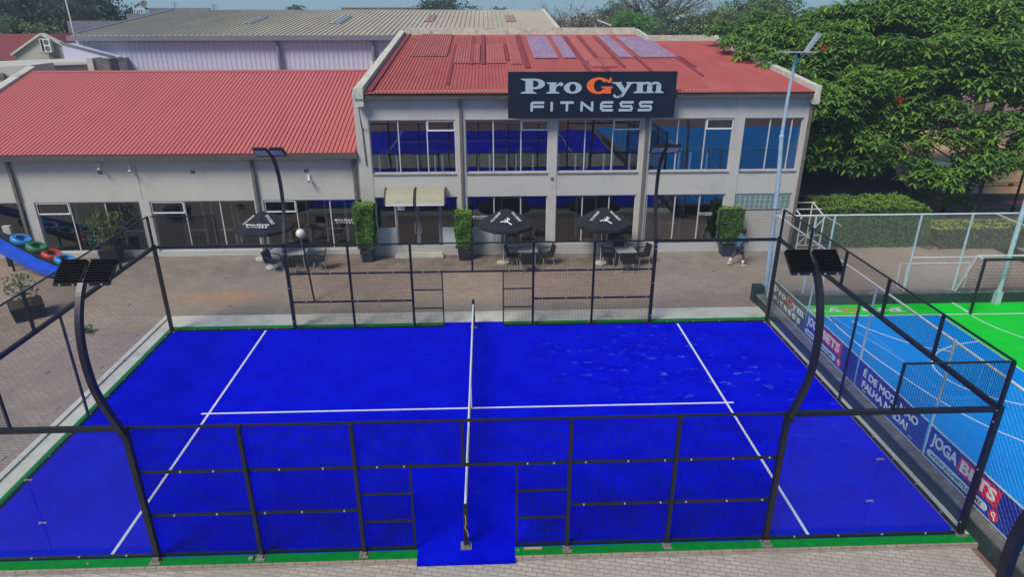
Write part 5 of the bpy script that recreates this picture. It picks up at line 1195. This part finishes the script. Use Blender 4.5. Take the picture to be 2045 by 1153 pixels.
# slide and tyres
t=thing('playground_slide','bright blue plastic slide coming in from the left edge','slide',(-17,10.2,0))
path=[(-16.5,10.12,.18),(-17.1,10.3,.2),(-17.9,10.55,.44),(-19.2,11.0,.98),(-20.6,11.45,1.62),(-22,12.0,2.3)]
m=MB()
for p,q in zip(path[:-1],path[1:]):
    p=Vector(p);q=Vector(q);d=(q-p).normalized();s=d.cross(Vector((0,0,1))).normalized(); U=s.cross(d)
    prof=[(-.27,.2),(-.24,.2),(-.2,.02),(0,-.01),(.2,.02),(.24,.2),(.27,.2),(.24,-.03),(-.24,-.03)]
    if prof: n=len(prof); m.add([p+s*a+U*b for a,b in prof]+[q+s*a+U*b for a,b in prof],[(i,(i+1)%n,n+(i+1)%n,n+i) for i in range(n)])
m.build('chute','slide',t)
m=MB(); m.tube([(-19.0,11.05,0),(-19.0,11.05,.85)],.05,6); m.tube([(-16.95,10.3,0),(-16.95,10.3,.15)],.05,6); m.build('support','black',t)
t=thing('timber_ramp','dark ramp board carrying the painted tyres beside the slide','ramp',(-18,11.7,0))
m=MB(); m.hexa([(-19.8,11.3,1.3),(-16.7,11.1,-.02),(-16.7,11.9,-.02),(-19.8,12.1,1.3)],[(-19.8,11.3,1.36),(-16.7,11.1,.05),(-16.7,11.9,.05),(-19.8,12.1,1.36)]); m.build('board','rubber',t)
m=MB(); m.box(-19.6,-19.5,11.6,11.7,0,1.0); m.build('support','black',t)
def tyre(x,y,z,mm,label,tilt):
    m=MB(); n=20
    prof=[(.21,-.09),(.34,-.11),(.39,-.06),(.39,.06),(.34,.11),(.21,.09),(.25,0)]
    for j in range(n):
        a0=6.2832*j/n;a1=6.2832*(j+1)/n
        for i in range(len(prof)):
            p=prof[i];q=prof[(i+1)%len(prof)]
            m.add([(p[0]*math.cos(a0),p[0]*math.sin(a0),p[1]),(q[0]*math.cos(a0),q[0]*math.sin(a0),q[1]),(q[0]*math.cos(a1),q[0]*math.sin(a1),q[1]),(p[0]*math.cos(a1),p[0]*math.sin(a1),p[1])],[(0,1,2,3)])
    M_=Matrix.Rotation(tilt,4,'Y'); m.xf(M_); o=m.build('tyre',mm); o.location=(x,y,z); o['label']=label;o['category']='tyre';o['group']='painted tyres beside the slide'
tyre(-18.85,11.75,1.12,'tb','blue painted tyre, highest beside the slide',R(24)); tyre(-18.25,11.65,.82,'tg','green painted tyre beside the slide',R(24)); tyre(-17.68,11.6,.50,'tr','red painted tyre beside the slide',R(22)); tyre(-17.15,11.5,.30,'tb','blue painted tyre, lowest beside the slide',R(20))
t=thing('power_box','small pale grey box on a post at the left edge','box',(-20,12.2,0)); m=MB(); m.box(-19.75,-19.45,12.1,12.25,1.25,1.6); m.build('box','wall',t); m=MB(); m.tube([(-19.6,12.2,0),(-19.6,12.2,1.25)],.03,6); m.build('post','black',t)
m=MB(); m.hexa([(1.15,-5.17,.0),(1.5,-5.17,0),(1.5,-5.13,0),(1.15,-5.13,0)],[(1.15,-5.17,.03),(1.5,-5.17,.03),(1.5,-5.13,.03),(1.15,-5.13,.03)]); tag(m.build('plank','wood'),'small orange timber offcut on the green strip by the near doorway','plank')
def rock(x,y,s,label,seed):
    rn=random.Random(seed); m=MB(); m.lathe((x,y,-.01),[(s*.7,0),(s,.3*s),(s*.8,.8*s),(s*.3,1.05*s)],7); m.v=[(a+rn.uniform(-.2,.2)*s,b+rn.uniform(-.2,.2)*s,c+rn.uniform(-.1,.1)*s) for a,b,c in m.v]; tag(m.build('stone','stone'),label,'stone','loose stones on the green strip')
rock(-4.18,-5.2,.06,'pale stone beside the near fence foot, left',2); rock(1.03,-5.17,.035,'small stone beside the near doorway',3); rock(-7.3,-5.2,.03,'small stone on the green strip below the near left glass',4); rock(1.22,5.16,.05,'dark stone beside the far doorway',5)

# ------------------------------------------------------------------ walking person (x right, facing +x)
def skinned(name,mm,verts,edges,rads,parent,sub=1,root=0):
    me=bpy.data.meshes.new(name); me.from_pydata(verts,edges,[]); me.materials.append(MT[mm]); o=bpy.data.objects.new(name,me); col.objects.link(o); o.parent=parent
    sk=o.modifiers.new('skin','SKIN'); 
    for i,rr in enumerate(rads):
        v=me.skin_vertices[0].data[i]; v.radius=(rr,rr) if not isinstance(rr,tuple) else rr
    me.skin_vertices[0].data[root].use_root=True
    sk.use_smooth_shade=True
    sb_=o.modifiers.new('sub','SUBSURF'); sb_.levels=sub; sb_.render_levels=sub
    dg=bpy.context.evaluated_depsgraph_get(); bpy.context.view_layer.update(); ev=o.evaluated_get(bpy.context.evaluated_depsgraph_get()); nm=bpy.data.meshes.new_from_object(ev); nm.materials.clear(); nm.materials.append(MT[mm]); o.modifiers.clear(); o.data=nm
    return o
pr=thing('person','person in a blue shirt, dark shorts and white socks walking past the gym','person',(10.95,10.5,0),None,world=False); pr.scale=(.92,.92,.92)
V=[];Ed=[];Rd=[]
def jv(p,rr,par=None):
    V.append(p);Rd.append(rr)
    if par is not None:Ed.append((par,len(V)-1))
    return len(V)-1
pel=jv((0,0,.93),.13); sp=jv((.03,0,1.1),.125,pel); chs=jv((.07,0,1.32),.145,sp); nk=jv((.1,0,1.45),.06,chs); hd=jv((.14,0,1.53),.065,nk); hd2=jv((.165,0,1.60),.088,hd); hd3=jv((.16,0,1.69),.07,hd2)
# legs: back (left, y+) and front
for s,k,a_,tt in ((1,(-.14,.1,.55),(-.36,.1,.14),(-.22,.1,.07)),(-1,(.2,-.1,.52),(.22,-.1,.1),(.38,-.1,.05))):
    h=jv((0,.1*s,.88),.1,pel); kn=jv(k,.062,h); ca=jv(tuple(Vector(k).lerp(Vector(a_),.35)),.058,kn); an=jv(a_,.038,ca); jv(tt,.034,an)
hands=[]
for s,e,wv in ((1,(.12,.27,1.08),(.34,.2,1.06)),(-1,(-.1,-.28,1.08),(-.02,-.27,.86))):
    sh=jv((.07,.19*s,1.37),.065,chs); el=jv(e,.043,sh); wr_=jv(wv,.028,el); d=(Vector(wv)-Vector(e)).normalized(); pm=jv(tuple(Vector(wv)+d*.06),(.034,.02),wr_)
    sdv=d.cross(Vector((0,1,0))).normalized()
    for f_,(o_,L) in enumerate(((-.024,.055),(-.008,.07),(.008,.066),(.024,.05))):
        b0=jv(tuple(Vector(wv)+d*.1+sdv*o_),.0095,pm); jv(tuple(Vector(wv)+d*(.1+L*.6)+sdv*o_+Vector((0,-.012*s,-.012))),.0085,b0)
    jv(tuple(Vector(wv)+d*.055+sdv*.05+Vector((0,-.01*s,0))),.011,pm)
skinned('body','skin',V,Ed,Rd,pr,2)
m=MB()
m.lathe((.145,0,1.625),[(.085,-.05),(.105,.0),(.108,.05),(.085,.1),(.03,.13)],12); m.v=[(x-.02,y,z) for x,y,z in m.v]; m.build('hair','hair',pr,smooth=True)
m=MB(); m.tube([(.245,0,1.62),(.275,0,1.6),(.25,0,1.59)],[.008,.016,.01],6); m.build('nose','skin',pr)
m=MB(); 
for s in(-1,1): m.tube([(.243,s*.033,1.635),(.25,s*.033,1.635)],.011,6)
m.build('eye','sock',pr)
V=[(0,0,.86),(.03,0,1.08),(.07,0,1.30),(.075,0,1.40),(.07,.2,1.37),(.1,.26,1.2),(.07,-.2,1.37),(-.03,-.27,1.2)]
skinned('shirt','shirt',V,[(0,1),(1,2),(2,3),(2,4),(4,5),(2,6),(6,7)],[(.165,.165),(.16,.15),(.175,.165),.1,.095,.072,.095,.072],pr,2)
V=[(0,0,.95),(0,.1,.86),(-.1,.1,.6),(0,-.1,.86),(.15,-.1,.58)]
skinned('shorts','shorts',V,[(0,1),(1,2),(0,3),(3,4)],[.15,.125,.105,.125,.105],pr,2)
for s,a_,kn,tt in ((1,(-.36,.1,.12),(-.14,.1,.55),(-.2,.1,.06)),(-1,(.22,-.1,.08),(.2,-.1,.52),(.4,-.1,.045))):
    m=MB(); A=Vector(a_);K=Vector(kn); m.tube([A,A.lerp(K,.5)],[.048,.062],10); m.build('sock','sock',pr,smooth=True)
    V=[tuple(A+Vector((-.06,0,-.05))),tuple(A+Vector((.02,0,-.03))),tuple(Vector(tt))]
    skinned('shoe','white',V,[(0,1),(1,2)],[(.045,.045),(.052,.05),(.045,.03)],pr,2)

# far woodland closing the horizon
rn=random.Random(55); mb=MB(); cm=MB()
for i in range(60):
    x=-110+i*5+rn.uniform(-2,2); y=150+rn.uniform(-12,12); h=9.2+rn.uniform(-.6,.7)
    for k in range(150):
        a=rn.uniform(0,3.14); q=(x+4*math.cos(a)*rn.uniform(.4,1),y-rn.uniform(0,2),h*rn.uniform(.35,1)*(.75+.25*math.sin(a)))
        leafquad(mb,q,1.1,.8,rn,lerp((.03,.055,.03),(.07,.1,.06),rn.random()))
    cm.box(x-3.4,x+3.4,y+.2,y+3,-.1,h*.72)
for o_ in (mb.build('woodland','leaf'),cm.build('woodland','core')):
    struct(o_,'far-off belt of trees closing the horizon','stuff'); o_['category']='woodland'
hz=MB(); hz.box(-170,200,-70,185,-1.3,13.5); hm=bpy.data.materials.new('haze_air'); hm.use_nodes=True; hn=hm.node_tree; hn.nodes.clear()
ho=hn.nodes.new('ShaderNodeOutputMaterial'); hv=hn.nodes.new('ShaderNodeVolumePrincipled'); hv.inputs['Color'].default_value=(.75,.87,1,1); hv.inputs['Density'].default_value=.0012; hv.inputs['Anisotropy'].default_value=.2
hn.links.new(hv.outputs[0],ho.inputs['Volume']); struct(hz.build('haze',hm),'thin pale air over the whole place','stuff')
# trees behind the camera, mirrored in the windows
blob_tree('dense_tree','dark tree row behind the camera, mirrored in the upper windows',-4,-40,-.1,[(-9,0,5,7,3,6),(1,0,6,8,3,7),(10,0,5,7,3,6),(20,0,5,7,3,6)],7000,.7,(.015,.035,.02),(.05,.09,.04),.5,41,group=None)
